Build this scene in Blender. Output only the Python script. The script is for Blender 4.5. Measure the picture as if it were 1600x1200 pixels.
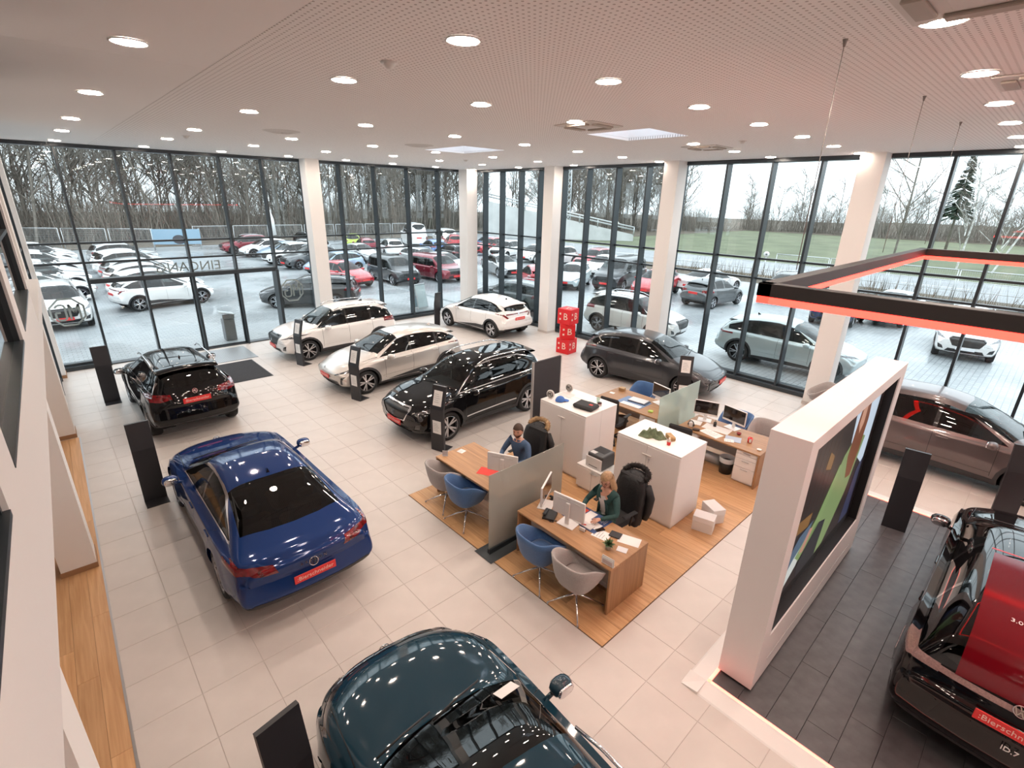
import bpy, math, random
import numpy as np
from mathutils import Vector, Matrix, Euler
R_ = random.Random(7)
PI = math.pi
for o in list(bpy.data.objects):
    bpy.data.objects.remove(o)
SC = bpy.context.scene
COL = SC.collection
# ---------------------------------------------------------------- camera
cd = bpy.data.cameras.new('camera')
cam = bpy.data.objects.new('camera', cd)
COL.objects.link(cam)
cd.sensor_width = 36.0
cd.lens = 781.5 / 1600 * 36
cd.clip_end = 600
cam.matrix_world = Matrix(((0.73579177, 0.22017153, -0.6404178, 0.0),
                           (-0.67688929, 0.26810841, -0.68552081, 0.0),
                           (0.02076923, 0.93789252, 0.34630371, 5.2),
                           (0, 0, 0, 1)))
SC.camera = cam
# ---------------------------------------------------------------- overcast sky
wd = bpy.data.worlds.new('overcast_sky')
SC.world = wd
wd.use_nodes = True
nt = wd.node_tree
for n in list(nt.nodes):
    nt.nodes.remove(n)
wo = nt.nodes.new('ShaderNodeOutputWorld')
bg = nt.nodes.new('ShaderNodeBackground')
tc = nt.nodes.new('ShaderNodeTexCoord')
sx = nt.nodes.new('ShaderNodeSeparateXYZ')
mr = nt.nodes.new('ShaderNodeMapRange')
mr.inputs['From Min'].default_value = -0.1
mr.inputs['From Max'].default_value = 1.0
cr = nt.nodes.new('ShaderNodeValToRGB')
cr.color_ramp.elements[0].color = (0.80, 0.87, 0.93, 1)
cr.color_ramp.elements[1].color = (1.0, 1.05, 1.12, 1)
ns = nt.nodes.new('ShaderNodeTexNoise')
ns.inputs['Scale'].default_value = 2.2
ns.inputs['Detail'].default_value = 4
mx = nt.nodes.new('ShaderNodeMixRGB')
mx.blend_type = 'MULTIPLY'
mx.inputs[0].default_value = 0.25
nt.links.new(tc.outputs['Generated'], sx.inputs[0])
nt.links.new(sx.outputs['Z'], mr.inputs['Value'])
nt.links.new(mr.outputs[0], cr.inputs[0])
nt.links.new(tc.outputs['Generated'], ns.inputs['Vector'])
nt.links.new(cr.outputs[0], mx.inputs[1])
nt.links.new(ns.outputs[0], mx.inputs[2])
nt.links.new(mx.outputs[0], bg.inputs['Color'])
nt.links.new(bg.outputs[0], wo.inputs[0])
bg.inputs['Strength'].default_value = 2.05
DOWNLIGHT = 112.0
# ---------------------------------------------------------------- colour management
vs = SC.view_settings
SC.display_settings.display_device = 'sRGB'
vs.view_transform = 'Standard'
vs.look = 'None'
vs.gamma = 1
vs.use_curve_mapping = False
vs.exposure = 0.76
SC.cycles.use_denoising = True
SC.cycles.max_bounces = 9
SC.cycles.diffuse_bounces = 4
SC.cycles.glossy_bounces = 4
SC.cycles.transmission_bounces = 4
SC.cycles.transparent_max_bounces = 16
SC.cycles.sample_clamp_indirect = 30.0
SC.cycles.caustics_reflective = False
SC.cycles.caustics_refractive = False

# ================================================================ materials
MATS = {}
def _base(name):
    m = bpy.data.materials.new(name)
    m.use_nodes = True
    return m, m.node_tree, m.node_tree.nodes['Principled BSDF']
def M(name, col=(.8, .8, .8), rough=.5, metal=0.0, coat=0.0, spec=.5, noise=0.0, nscale=20.0, bump=0.0, emit=None, estr=0.0, sheen=0.0):
    if name in MATS:
        return MATS[name]
    m, t, b = _base(name)
    b.inputs['Base Color'].default_value = (*col, 1)
    b.inputs['Roughness'].default_value = rough
    b.inputs['Metallic'].default_value = metal
    b.inputs['Coat Weight'].default_value = coat
    b.inputs['Coat Roughness'].default_value = .03
    b.inputs['Specular IOR Level'].default_value = spec
    b.inputs['Sheen Weight'].default_value = sheen
    if emit:
        b.inputs['Emission Color'].default_value = (*emit, 1)
        b.inputs['Emission Strength'].default_value = estr
    if noise or bump:
        tcn = t.nodes.new('ShaderNodeTexCoord')
        nz = t.nodes.new('ShaderNodeTexNoise')
        nz.inputs['Scale'].default_value = nscale
        nz.inputs['Detail'].default_value = 5
        t.links.new(tcn.outputs['Object'], nz.inputs['Vector'])
        if noise:
            r = t.nodes.new('ShaderNodeValToRGB')
            r.color_ramp.elements[0].position = .3
            r.color_ramp.elements[1].position = .7
            r.color_ramp.elements[0].color = (*[c * (1 - noise) for c in col], 1)
            r.color_ramp.elements[1].color = (*[min(1, c * (1 + noise)) for c in col], 1)
            t.links.new(nz.outputs[0], r.inputs[0])
            t.links.new(r.outputs[0], b.inputs['Base Color'])
        if bump:
            bp = t.nodes.new('ShaderNodeBump')
            bp.inputs['Strength'].default_value = bump
            bp.inputs['Distance'].default_value = .01
            t.links.new(nz.outputs[0], bp.inputs['Height'])
            t.links.new(bp.outputs[0], b.inputs['Normal'])
    MATS[name] = m
    return m
def G(name, tint=(.9, .95, .93), refl=(.045, .9), rough=0.0, body=None):
    """thin architectural glass: clear transmission plus a Schlick reflection; body = share and colour of milky scatter"""
    if name in MATS:
        return MATS[name]
    m, t, b = _base(name)
    t.nodes.remove(b)
    out = t.nodes['Material Output']
    lw = t.nodes.new('ShaderNodeLayerWeight')
    lw.inputs['Blend'].default_value = .5
    pw = t.nodes.new('ShaderNodeMath'); pw.operation = 'POWER'; pw.inputs[1].default_value = 5
    ma = t.nodes.new('ShaderNodeMath'); ma.operation = 'MULTIPLY_ADD'
    ma.inputs[1].default_value = refl[1]; ma.inputs[2].default_value = refl[0]
    t.links.new(lw.outputs['Facing'], pw.inputs[0]); t.links.new(pw.outputs[0], ma.inputs[0])
    tr = t.nodes.new('ShaderNodeBsdfTransparent'); tr.inputs['Color'].default_value = (*tint, 1)
    gl = t.nodes.new('ShaderNodeBsdfGlossy'); gl.inputs['Roughness'].default_value = rough
    src = tr
    if body:
        tl = t.nodes.new('ShaderNodeBsdfTranslucent'); tl.inputs['Color'].default_value = (*body[1], 1)
        df = t.nodes.new('ShaderNodeBsdfDiffuse'); df.inputs['Color'].default_value = (*body[1], 1)
        m1 = t.nodes.new('ShaderNodeMixShader'); m1.inputs[0].default_value = .45
        t.links.new(tl.outputs[0], m1.inputs[1]); t.links.new(df.outputs[0], m1.inputs[2])
        m2 = t.nodes.new('ShaderNodeMixShader'); m2.inputs[0].default_value = body[0]
        t.links.new(tr.outputs[0], m2.inputs[1]); t.links.new(m1.outputs[0], m2.inputs[2])
        src = m2
    ms = t.nodes.new('ShaderNodeMixShader')
    t.links.new(ma.outputs[0], ms.inputs[0]); t.links.new(src.outputs[0], ms.inputs[1]); t.links.new(gl.outputs[0], ms.inputs[2])
    t.links.new(ms.outputs[0], out.inputs['Surface'])
    MATS[name] = m
    return m
def wood(name, c1, c2, axis=1, rough=.4):
    """oak grain stretched along one object axis, with a tone per plank"""
    if name in MATS:
        return MATS[name]
    m, t, b = _base(name)
    tcn = t.nodes.new('ShaderNodeTexCoord'); mp = t.nodes.new('ShaderNodeMapping')
    sc = [26, 26, 26]; sc[axis] = 1.1
    mp.inputs['Scale'].default_value = sc
    oi = t.nodes.new('ShaderNodeObjectInfo')
    ad = t.nodes.new('ShaderNodeVectorMath'); ad.operation = 'ADD'
    cm = t.nodes.new('ShaderNodeMath'); cm.operation = 'MULTIPLY'; cm.inputs[1].default_value = 40
    t.links.new(oi.outputs['Random'], cm.inputs[0])
    t.links.new(tcn.outputs['Object'], ad.inputs[0]); t.links.new(cm.outputs[0], ad.inputs[1])
    t.links.new(ad.outputs[0], mp.inputs['Vector'])
    nz = t.nodes.new('ShaderNodeTexNoise'); nz.inputs['Scale'].default_value = 1; nz.inputs['Detail'].default_value = 6
    nz.inputs['Distortion'].default_value = .6
    t.links.new(mp.outputs[0], nz.inputs['Vector'])
    r = t.nodes.new('ShaderNodeValToRGB')
    r.color_ramp.elements[0].position = .3; r.color_ramp.elements[1].position = .72
    r.color_ramp.elements[0].color = (*c1, 1); r.color_ramp.elements[1].color = (*c2, 1)
    hs = t.nodes.new('ShaderNodeHueSaturation')
    vm = t.nodes.new('ShaderNodeMapRange'); vm.inputs['To Min'].default_value = .88; vm.inputs['To Max'].default_value = 1.12
    t.links.new(oi.outputs['Random'], vm.inputs['Value']); t.links.new(vm.outputs[0], hs.inputs['Value'])
    t.links.new(nz.outputs[0], r.inputs[0]); t.links.new(r.outputs[0], hs.inputs['Color'])
    t.links.new(hs.outputs[0], b.inputs['Base Color'])
    b.inputs['Roughness'].default_value = rough
    MATS[name] = m
    return m
def paint(name, col, metal=.0, rough=.22, coat=.6):
    return M('paint ' + name, col, rough, metal, coat)

WHITE = lambda: M('white lacquer', (.80, .78, .76), .45)
BLACKP = lambda: M('black plastic', (.018, .018, .02), .45)
RUBBER = lambda: M('tyre rubber', (.014, .014, .015), .75)
CHROME = lambda: M('chrome', (.78, .78, .8), .12, 1.0)
STEEL = lambda: M('brushed steel', (.55, .55, .56), .3, 1.0)
ANTHRA = lambda: M('anthracite metal', (.035, .045, .052), .38, .3)

# ================================================================ mesh helpers
def link(o, parent=None, loc=None, rz=None):
    COL.objects.link(o)
    if parent is not None:
        o.parent = parent
    if loc is not None:
        o.location = loc
    if rz is not None:
        o.rotation_euler = (0, 0, rz)
    return o
def tag(o, label=None, cat=None, group=None, kind=None):
    if label: o['label'] = label
    if cat: o['category'] = cat
    if group: o['group'] = group
    if kind: o['kind'] = kind
    return o
def thing(name, label, cat, loc=(0, 0, 0), rz=0.0, group=None):
    o = bpy.data.objects.new(name, None)
    o.empty_display_size = .1
    link(o, None, loc, rz)
    return tag(o, label, cat, group)
def struct(name, loc=(0, 0, 0), rz=0.0, label=None):
    o = bpy.data.objects.new(name, None)
    link(o, None, loc, rz)
    return tag(o, label, kind='structure')
class MB:
    def __init__(s):
        s.v = []; s.f = []; s.m = []; s.mi = 0; s.T = None; s.sm = []; s.smooth = False
    def add(s, vs_, fs):
        b = len(s.v)
        if s.T is not None:
            vs_ = [tuple(s.T @ Vector(p)) for p in vs_]
        s.v.extend(vs_)
        for f in fs:
            s.f.append([b + i for i in f]); s.m.append(s.mi); s.sm.append(s.smooth)
        return s
    def box(s, x0, x1, y0, y1, z0, z1):
        v = [(x, y, z) for z in (z0, z1) for y in (y0, y1) for x in (x0, x1)]
        return s.add(v, [(0, 2, 3, 1), (4, 5, 7, 6), (0, 1, 5, 4), (2, 6, 7, 3), (0, 4, 6, 2), (1, 3, 7, 5)])
    def rbox(s, x0, x1, y0, y1, z0, z1, c=.01):
        c = min(c, (x1 - x0) * .49, (y1 - y0) * .49, (z1 - z0) * .49)
        v = []; idx = {}
        for iz, z in enumerate((z0, z1)):
            for iy, y in enumerate((y0, y1)):
                for ix, x in enumerate((x0, x1)):
                    dx, dy, dz = (1 - 2 * ix) * c, (1 - 2 * iy) * c, (1 - 2 * iz) * c
                    for a, p in enumerate(((x, y + dy, z + dz), (x + dx, y, z + dz), (x + dx, y + dy, z))):
                        idx[ix, iy, iz, a] = len(v); v.append(p)
        f = []
        I = idx
        for k in (0, 1):
            fx = [I[k, 0, 0, 0], I[k, 1, 0, 0], I[k, 1, 1, 0], I[k, 0, 1, 0]]
            fy = [I[0, k, 0, 1], I[1, k, 0, 1], I[1, k, 1, 1], I[0, k, 1, 1]]
            fz = [I[0, 0, k, 2], I[1, 0, k, 2], I[1, 1, k, 2], I[0, 1, k, 2]]
            f.append(fx if k else fx[::-1]); f.append(fy[::-1] if k else fy); f.append(fz if k else fz[::-1])
            for l in (0, 1):
                e = [I[k, l, 0, 0], I[k, l, 1, 0], I[k, l, 1, 1], I[k, l, 0, 1]]; f.append(e if (k + l) % 2 else e[::-1])
                e = [I[k, 0, l, 0], I[k, 1, l, 0], I[k, 1, l, 2], I[k, 0, l, 2]]; f.append(e[::-1] if (k + l) % 2 else e)
                e = [I[0, k, l, 1], I[1, k, l, 1], I[1, k, l, 2], I[0, k, l, 2]]; f.append(e if (k + l) % 2 else e[::-1])
                for n in (0, 1):
                    e = [I[k, l, n, 0], I[k, l, n, 1], I[k, l, n, 2]]; f.append(e if (k + l + n) % 2 else e[::-1])
        return s.add(v, f)
    def prism(s, pts, z0, z1, axis='z'):
        """pts: 2D outline; extruded along axis"""
        n = len(pts)
        mk = {'z': lambda a, b, h: (a, b, h), 'y': lambda a, b, h: (a, h, b), 'x': lambda a, b, h: (h, a, b)}[axis]
        v = [mk(a, b, z0) for a, b in pts] + [mk(a, b, z1) for a, b in pts]
        f = [tuple(range(n))[::-1], tuple(range(n, 2 * n))] + [(i, (i + 1) % n, n + (i + 1) % n, n + i) for i in range(n)]
        return s.add(v, f)
    def cyl(s, p, q, r, n=10, r2=None, cap=True):
        p, q = Vector(p), Vector(q); d = (q - p).normalized()
        u = d.orthogonal().normalized(); w = d.cross(u); r2 = r if r2 is None else r2
        v = []
        for c, rr in ((p, r), (q, r2)):
            for i in range(n):
                a = 2 * PI * i / n
                v.append(tuple(c + (u * math.cos(a) + w * math.sin(a)) * rr))
        f = [(i, (i + 1) % n, n + (i + 1) % n, n + i) for i in range(n)]
        sm0 = s.smooth; s.smooth = True; b = len(s.v); s.add(v, f); s.smooth = sm0
        if cap:
            s.f.append([b + i for i in range(n)][::-1]); s.f.append([b + n + i for i in range(n)])
            s.m += [s.mi] * 2; s.sm += [False] * 2
        return s
    def tube(s, pts, r, n=8, cap=True):
        pts = [Vector(p) for p in pts]; rs = r if isinstance(r, (list, tuple)) else [r] * len(pts)
        v = []; u = None
        for i, p in enumerate(pts):
            d = (pts[min(i + 1, len(pts) - 1)] - pts[max(i - 1, 0)]).normalized()
            if u is None: u = d.orthogonal().normalized()
            u = (u - d * u.dot(d)).normalized(); w = d.cross(u)
            for k in range(n):
                a = 2 * PI * k / n; v.append(tuple(p + (u * math.cos(a) + w * math.sin(a)) * rs[i]))
        f = []
        for i in range(len(pts) - 1):
            for k in range(n):
                f.append((i * n + k, i * n + (k + 1) % n, (i + 1) * n + (k + 1) % n, (i + 1) * n + k))
        if cap:
            f.append(tuple(range(n))[::-1]); f.append(tuple(range((len(pts) - 1) * n, len(pts) * n)))
        sm0 = s.smooth; s.smooth = True; s.add(v, f); s.smooth = sm0
        return s
    def lathe(s, prof, n=20, axis='z', c=(0, 0, 0), close=False):
        v = []
        for r, h in prof:
            for i in range(n):
                a = 2 * PI * i / n
                p = (r * math.cos(a), r * math.sin(a), h)
                p = {'z': p, 'y': (p[0], p[2], p[1]), 'x': (p[2], p[0], p[1])}[axis]
                v.append((p[0] + c[0], p[1] + c[1], p[2] + c[2]))
        m = len(prof); f = []
        for j in range(m if close else m - 1):
            for i in range(n):
                a, b = j * n + i, j * n + (i + 1) % n; k = (j + 1) % m
                q = (a, b, k * n + (i + 1) % n, k * n + i)
                f.append(q if axis != 'y' else q[::-1])
        sm0 = s.smooth; s.smooth = True; s.add(v, f); s.smooth = sm0
        return s
    def ell(s, c, r, nu=12, nv=8, p=1.0):
        """ellipsoid (p<1: boxier)"""
        v = []; f = []
        sg = lambda t: math.copysign(abs(t) ** p, t)
        for j in range(nv + 1):
            b = -PI / 2 + PI * j / nv
            for i in range(nu):
                a = 2 * PI * i / nu
                v.append((c[0] + r[0] * sg(math.cos(b)) * sg(math.cos(a)), c[1] + r[1] * sg(math.cos(b)) * sg(math.sin(a)), c[2] + r[2] * sg(math.sin(b))))
        for j in range(nv):
            for i in range(nu):
                f.append((j * nu + i, j * nu + (i + 1) % nu, (j + 1) * nu + (i + 1) % nu, (j + 1) * nu + i))
        sm0 = s.smooth; s.smooth = True; s.add(v, f); s.smooth = sm0
        return s
    def grid(s, rows, closed=False):
        n = len(rows[0]); v = [p for r in rows for p in r]; f = []
        for j in range(len(rows) - 1):
            for i in range(n if closed else n - 1):
                f.append((j * n + i, j * n + (i + 1) % n, (j + 1) * n + (i + 1) % n, (j + 1) * n + i))
        sm0 = s.smooth; s.smooth = True; s.add(v, f); s.smooth = sm0
        return s
    def data(s, name, mats):
        me = bpy.data.meshes.new(name)
        me.from_pydata(s.v, [], s.f)
        for m in (mats if isinstance(mats, (list, tuple)) else [mats]):
            me.materials.append(m)
        me.polygons.foreach_set('material_index', s.m)
        me.polygons.foreach_set('use_smooth', s.sm)
        me.update()
        return me
    def build(s, name, mats, parent=None, loc=None, rz=None):
        return link(bpy.data.objects.new(name, s.data(name, mats)), parent, loc, rz)
def inst(name, me, parent=None, loc=None, rot=None):
    o = bpy.data.objects.new(name, me)
    link(o, parent, loc)
    if rot is not None: o.rotation_euler = rot
    return o
def copy_tree(src, parent=None, loc=None, rz=None):
    c = src.copy(); COL.objects.link(c)
    if parent is not None: c.parent = parent
    if loc is not None: c.location = loc
    if rz is not None: c.rotation_euler = (0, 0, rz)
    for ch in list(src.children):
        copy_tree(ch, c)
    return c
TXT = {}
def text_mesh(body, size, depth=.002, align='CENTER', spacing=1.0):
    k = (body, size, depth, align, spacing)
    if k not in TXT:
        cu = bpy.data.curves.new('text', 'FONT')
        cu.body = body; cu.size = size; cu.align_x = align; cu.align_y = 'CENTER'; cu.extrude = depth
        cu.resolution_u = 2; cu.space_character = spacing
        o = bpy.data.objects.new('text', cu); COL.objects.link(o)
        dg = bpy.context.evaluated_depsgraph_get()
        me = bpy.data.meshes.new_from_object(o.evaluated_get(dg))
        bpy.data.objects.remove(o)
        TXT[k] = me
    return TXT[k]
def text(name, body, size, mat, parent, M4, depth=.002, align='CENTER', spacing=1.0):
    me = text_mesh(body, size, depth, align, spacing).copy()
    me.materials.clear(); me.materials.append(mat)
    o = bpy.data.objects.new(name, me)
    link(o, parent)
    o.matrix_local = M4
    return o
def frame(origin, xdir, ydir):
    """matrix whose local x runs along xdir and y along ydir"""
    x = Vector(xdir).normalized(); y = Vector(ydir).normalized(); z = x.cross(y)
    return Matrix(((x[0], y[0], z[0], origin[0]), (x[1], y[1], z[1], origin[1]), (x[2], y[2], z[2], origin[2]), (0, 0, 0, 1)))
# ================================================================ vehicles
def pchip(pts):
    x = np.array([p[0] for p in pts], float); y = np.array([p[1] for p in pts], float)
    h = np.diff(x); d = np.diff(y) / h; m = np.zeros_like(y)
    for i in range(1, len(x) - 1):
        if d[i - 1] * d[i] > 0:
            w1 = 2 * h[i] + h[i - 1]; w2 = h[i] + 2 * h[i - 1]
            m[i] = (w1 + w2) / (w1 / d[i - 1] + w2 / d[i])
    m[0] = d[0]; m[-1] = d[-1]
    def f(q):
        q = np.clip(q, x[0], x[-1]); i = np.clip(np.searchsorted(x, q) - 1, 0, len(x) - 2)
        t = (q - x[i]) / h[i]
        return (y[i] * (2 * t ** 3 - 3 * t ** 2 + 1) + m[i] * h[i] * (t ** 3 - 2 * t ** 2 + t) + y[i + 1] * (3 * t ** 2 - 2 * t ** 3) + m[i + 1] * h[i] * (t ** 3 - t ** 2))
    return f
def _clip(poly, dist):
    ins, out = [], []
    n = len(poly)
    for i in range(n):
        a, b = poly[i], poly[(i + 1) % n]; da, db = dist[i], dist[(i + 1) % n]
        (ins if da <= 0 else out).append(a)
        if (da < 0 < db) or (db < 0 < da):
            c = a + (b - a) * (da / (da - db)); ins.append(c); out.append(c)
    return (ins if len(ins) > 2 else None), (out if len(out) > 2 else None)
AX = {'side': (0, 2), 'top': (0, 1), 'front': (1, 2), 'rear': (1, 2)}
class Shell:
    """half body surface (y >= 0); vertices carry s, y, z, and the normal"""
    def __init__(S, P, nst=84, ns=11, nu=13):
        L, W = P['L'], P['W'] / 2
        top, belt, low = pchip(P['top']), pchip(P['belt']), pchip(P['low'])
        gh = pchip(P['ledge'])
        fo, wb, r = P['fo'], P['wb'], P['r']
        q = np.linspace(0, L, 1500); tz = top(q)
        arc = np.concatenate([[0], np.cumsum(np.hypot(np.diff(q), np.diff(tz) * 1.0))])
        st = np.interp(np.linspace(0, arc[-1], nst), arc, q)
        rho = P.get('rho', .07)
        st = st[(st > rho * 1.3) & (st < L - rho * 1.3)]
        ends = [(rho * (1 - math.cos(a)), rho * (1 - math.sin(a))) for a in np.linspace(0, PI / 2, 6)]
        stations = [(0, rho, k) for k in (0.0, .35, .7)] + [(e[0], e[1], 1) for e in ends] + [(s, 0, 1) for s in st]
        stations += [(L - e[0], e[1], 1) for e in ends[::-1]] + [(L, rho, k) for k in (.7, .35, 0.0)]
        rows = []
        tum = P.get('tum', .42)
        for s, ins, k in stations:
            se = min(max(s, rho), L - rho)
            zt, zb, zu = float(top(se)), float(belt(se)), float(low(se))
            zb = min(zb, zt - .03)
            ef = max(0, 1 - se / .8); er = max(0, 1 - (L - se) / .7)
            w = W * (1 - P.get('nf', .10) * ef ** 1.6 - P.get('nr', .07) * er ** 1.6)
            pts = [(0, zu), (w * .55, zu), (w * .82, zu)]
            for t in np.linspace(0, 1, ns):
                z = zu + .02 + (zb - zu - .02) * t
                y = w * (1 - .075 * max(0, 1 - t / .42) ** 2 - P.get('sh', .05) * max(0, (t - .42) / .58) ** 2)
                for ax in (fo, fo + wb):
                    d = math.hypot(se - ax, z - r)
                    y += P.get('flare', .022) * max(0, 1 - abs(d - r * 1.18) / .17) * (1 if t < .8 else (1 - t) * 5)
                mid = math.exp(-((se - fo - wb / 2) / (wb * .30)) ** 4)
                y -= .03 * mid * math.exp(-((z - zu - .24) / .12) ** 2)
                pts.append((y, z))
            g = float(gh(se)); yb = pts[-1][0] * g; h = zt - zb
            n = 2.6 + 2.4 * min(1, h / .35)
            for th in np.linspace(0, PI / 2, nu):
                u = math.sin(th) ** (2 / n); v = math.cos(th) ** (2 / n) if th < PI / 2 - 1e-6 else 0.0
                y = (yb - tum * h * u) * v
                pts.append((y, zb + h * u - P.get('crown', .05) * min(1, h / .3) * (y / W) ** 2))
            zc = (zt + zu) / 2; hh = (zt - zu) / 2
            out = []
            for y, z in pts:
                if ins:
                    y *= 1 - ins / w; z = zc + (z - zc) * (1 - ins / hh)
                y *= k
                x = s
                e1, e2 = max(0, 1 - se / .85) ** 1.5, max(0, 1 - (L - se) / .75) ** 1.5
                x += e1 * (P.get('pf', .24) * (y / W) ** 2.4 + np.interp(z, *P['fdx'])) - e2 * (P.get('pr', .15) * (y / W) ** 2.4 + np.interp(z, *P['rdx']))
                out.append((x, max(y, 0), z))
            rows.append(out)
        A = np.array(rows)
        S.P, S.L = P, L
        S.A = A
        n_i, n_j, _ = A.shape
        du = np.gradient(A, axis=0); dv = np.gradient(A, axis=1)
        N = np.cross(dv, du)
        ln = np.linalg.norm(N, axis=2, keepdims=True); N = N / np.maximum(ln, 1e-9)
        cen = np.array([L / 2, 0, .7])
        if (N * (A - cen)).sum() < 0: N = -N
        N[:, 0, 1] = 0; N[:, -1, 1] = 0
        N = N / np.maximum(np.linalg.norm(N, axis=2, keepdims=True), 1e-9)
        V = np.concatenate([A, N], axis=2)
        S.top, S.belt = top, belt
        faces = []
        for i in range(n_i - 1):
            for j in range(n_j - 1):
                faces.append([V[i, j], V[i + 1, j], V[i + 1, j + 1], V[i, j + 1]])
        S.body = [S.rec(f) for f in faces]
        S.out = {}
    @staticmethod
    def rec(f):
        a = np.array(f)
        n = np.cross(a[1, :3] - a[0, :3], a[2, :3] - a[0, :3]) + np.cross(a[2, :3] - a[0, :3], a[-1, :3] - a[0, :3])
        m = a[:, 3:].mean(0)
        return (f, a[:, :3].min(0), a[:, :3].max(0), m)
    def cut(S, name, proj, poly, smin=-9, smax=99, zmin=-9, zmax=9, nmin=.2, src=None):
        """moves what lies inside the convex 2D outline from the body to region name"""
        P = np.array(poly, float); a0, a1 = AX[proj]
        area = sum(P[i][0] * P[(i + 1) % len(P)][1] - P[(i + 1) % len(P)][0] * P[i][1] for i in range(len(P)))
        if area < 0: P = P[::-1]
        lo, hi = P.min(0), P.max(0)
        lst = S.body if src is None else S.out.get(src, [])
        keep, got = [], S.out.setdefault(name, [])
        for rc in lst:
            f, mn, mx, m = rc
            ok = mx[a0] > lo[0] and mn[a0] < hi[0] and mx[a1] > lo[1] and mn[a1] < hi[1] and mn[0] < smax and mx[0] > smin and mn[2] < zmax and mx[2] > zmin
            if ok:
                nn = {'side': m[1], 'top': m[2], 'front': -m[0], 'rear': m[0]}[proj]
                ok = nn > nmin
            if not ok:
                keep.append(rc); continue
            cur = f
            for i in range(len(P)):
                e = P[(i + 1) % len(P)] - P[i]; nx, ny = e[1], -e[0]
                dist = [(v[a0] - P[i][0]) * nx + (v[a1] - P[i][1]) * ny for v in cur]
                cur, o = _clip(cur, dist)
                if o: keep.append(S.rec(o))
                if not cur: break
            if cur: got.append(S.rec(cur))
        if src is None: S.body = keep
        else: S.out[src] = keep
    def mesh(S, name, recs, mats, side=0, off=0.0):
        """side 0: both halves, +1 left, -1 right"""
        vmap, vs_, ns_, fs = {}, [], [], []
        for f, *_ in recs:
            for sg in ((1, -1) if side == 0 else (side,)):
                ids = []
                for v in (f if sg > 0 else f[::-1]):
                    p = v[:3] + v[3:] * off
                    x, y, z = S.L / 2 - p[0], p[1] * sg, p[2]
                    k = (round(x, 4), round(y, 4), round(z, 4), round(v[5], 1), round(v[3], 1))
                    if k not in vmap:
                        vmap[k] = len(vs_); vs_.append((x, y, z)); nn = Vector((-v[3], v[4] * sg, v[5])); nn.normalize(); ns_.append(nn)
                    if vmap[k] not in ids: ids.append(vmap[k])
                if len(ids) > 2: fs.append(ids)
        me = bpy.data.meshes.new(name)
        me.from_pydata(vs_, [], fs)
        for m in (mats if isinstance(mats, (list, tuple)) else [mats]): me.materials.append(m)
        for p in me.polygons: p.use_smooth = True
        me.update()
        me.normals_split_custom_set_from_vertices([tuple(n) for n in ns_])
        return me
SPECS = {}
SPECS['hatch'] = dict(L=4.29, W=1.836, wb=2.705, fo=.80, r=.335, spokes=5,
    top=[(0, .62), (.05, .70), (.3, .82), (.8, .955), (1.08, 1.025), (1.5, 1.245), (1.98, 1.445), (2.5, 1.505), (3.0, 1.49), (3.5, 1.42), (3.84, 1.33), (3.92, 1.25), (4.1, 1.06), (4.17, .96), (4.24, .8), (4.29, .6)],
    belt=[(0, .52), (.3, .70), (.8, .85), (1.2, .90), (2.5, .95), (3.6, 1.0), (4.05, .97), (4.29, .56)],
    low=[(0, .30), (.5, .21), (1.2, .19), (3.3, .2), (3.9, .28), (4.29, .40)],
    ledge=[(0, .97), (.9, .96), (1.35, .92), (3.7, .92), (4.29, .97)],
    fdx=([.2, .5, .62, .75], [.10, 0, .0, .08]), rdx=([.3, .55, .8, 1.0], [.12, 0, .05, .0]),
    ws=(1.12, 1.93, .70, .56), rw=(3.87, 4.09, .55, .60), dlo=(1.28, 1.95, 3.55, 3.95, 1.12, 3.75), drop=.115, pillars=(2.32, 3.22), cladding=True,
    head=[[(.42, .66), (.78, .76), (.86, .80), (.84, .70), (.52, .60)]], grille=[[(0, .30), (0, .44), (.55, .42), (.62, .30)]],
    fang=[[(.66, .36), (.74, .36), (.80, .58), (.74, .58)]],
    tail=[[(.0, .965), (.0, 1.0), (.62, 1.0), (.62, .95)], [(.52, .84), (.60, .82), (.82, .99), (.70, 1.0)]], tailc='tail hatch', spoiler=(3.80, 1.33, .62), platez=(.52, .80), mirror=(1.52, .98))
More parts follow.
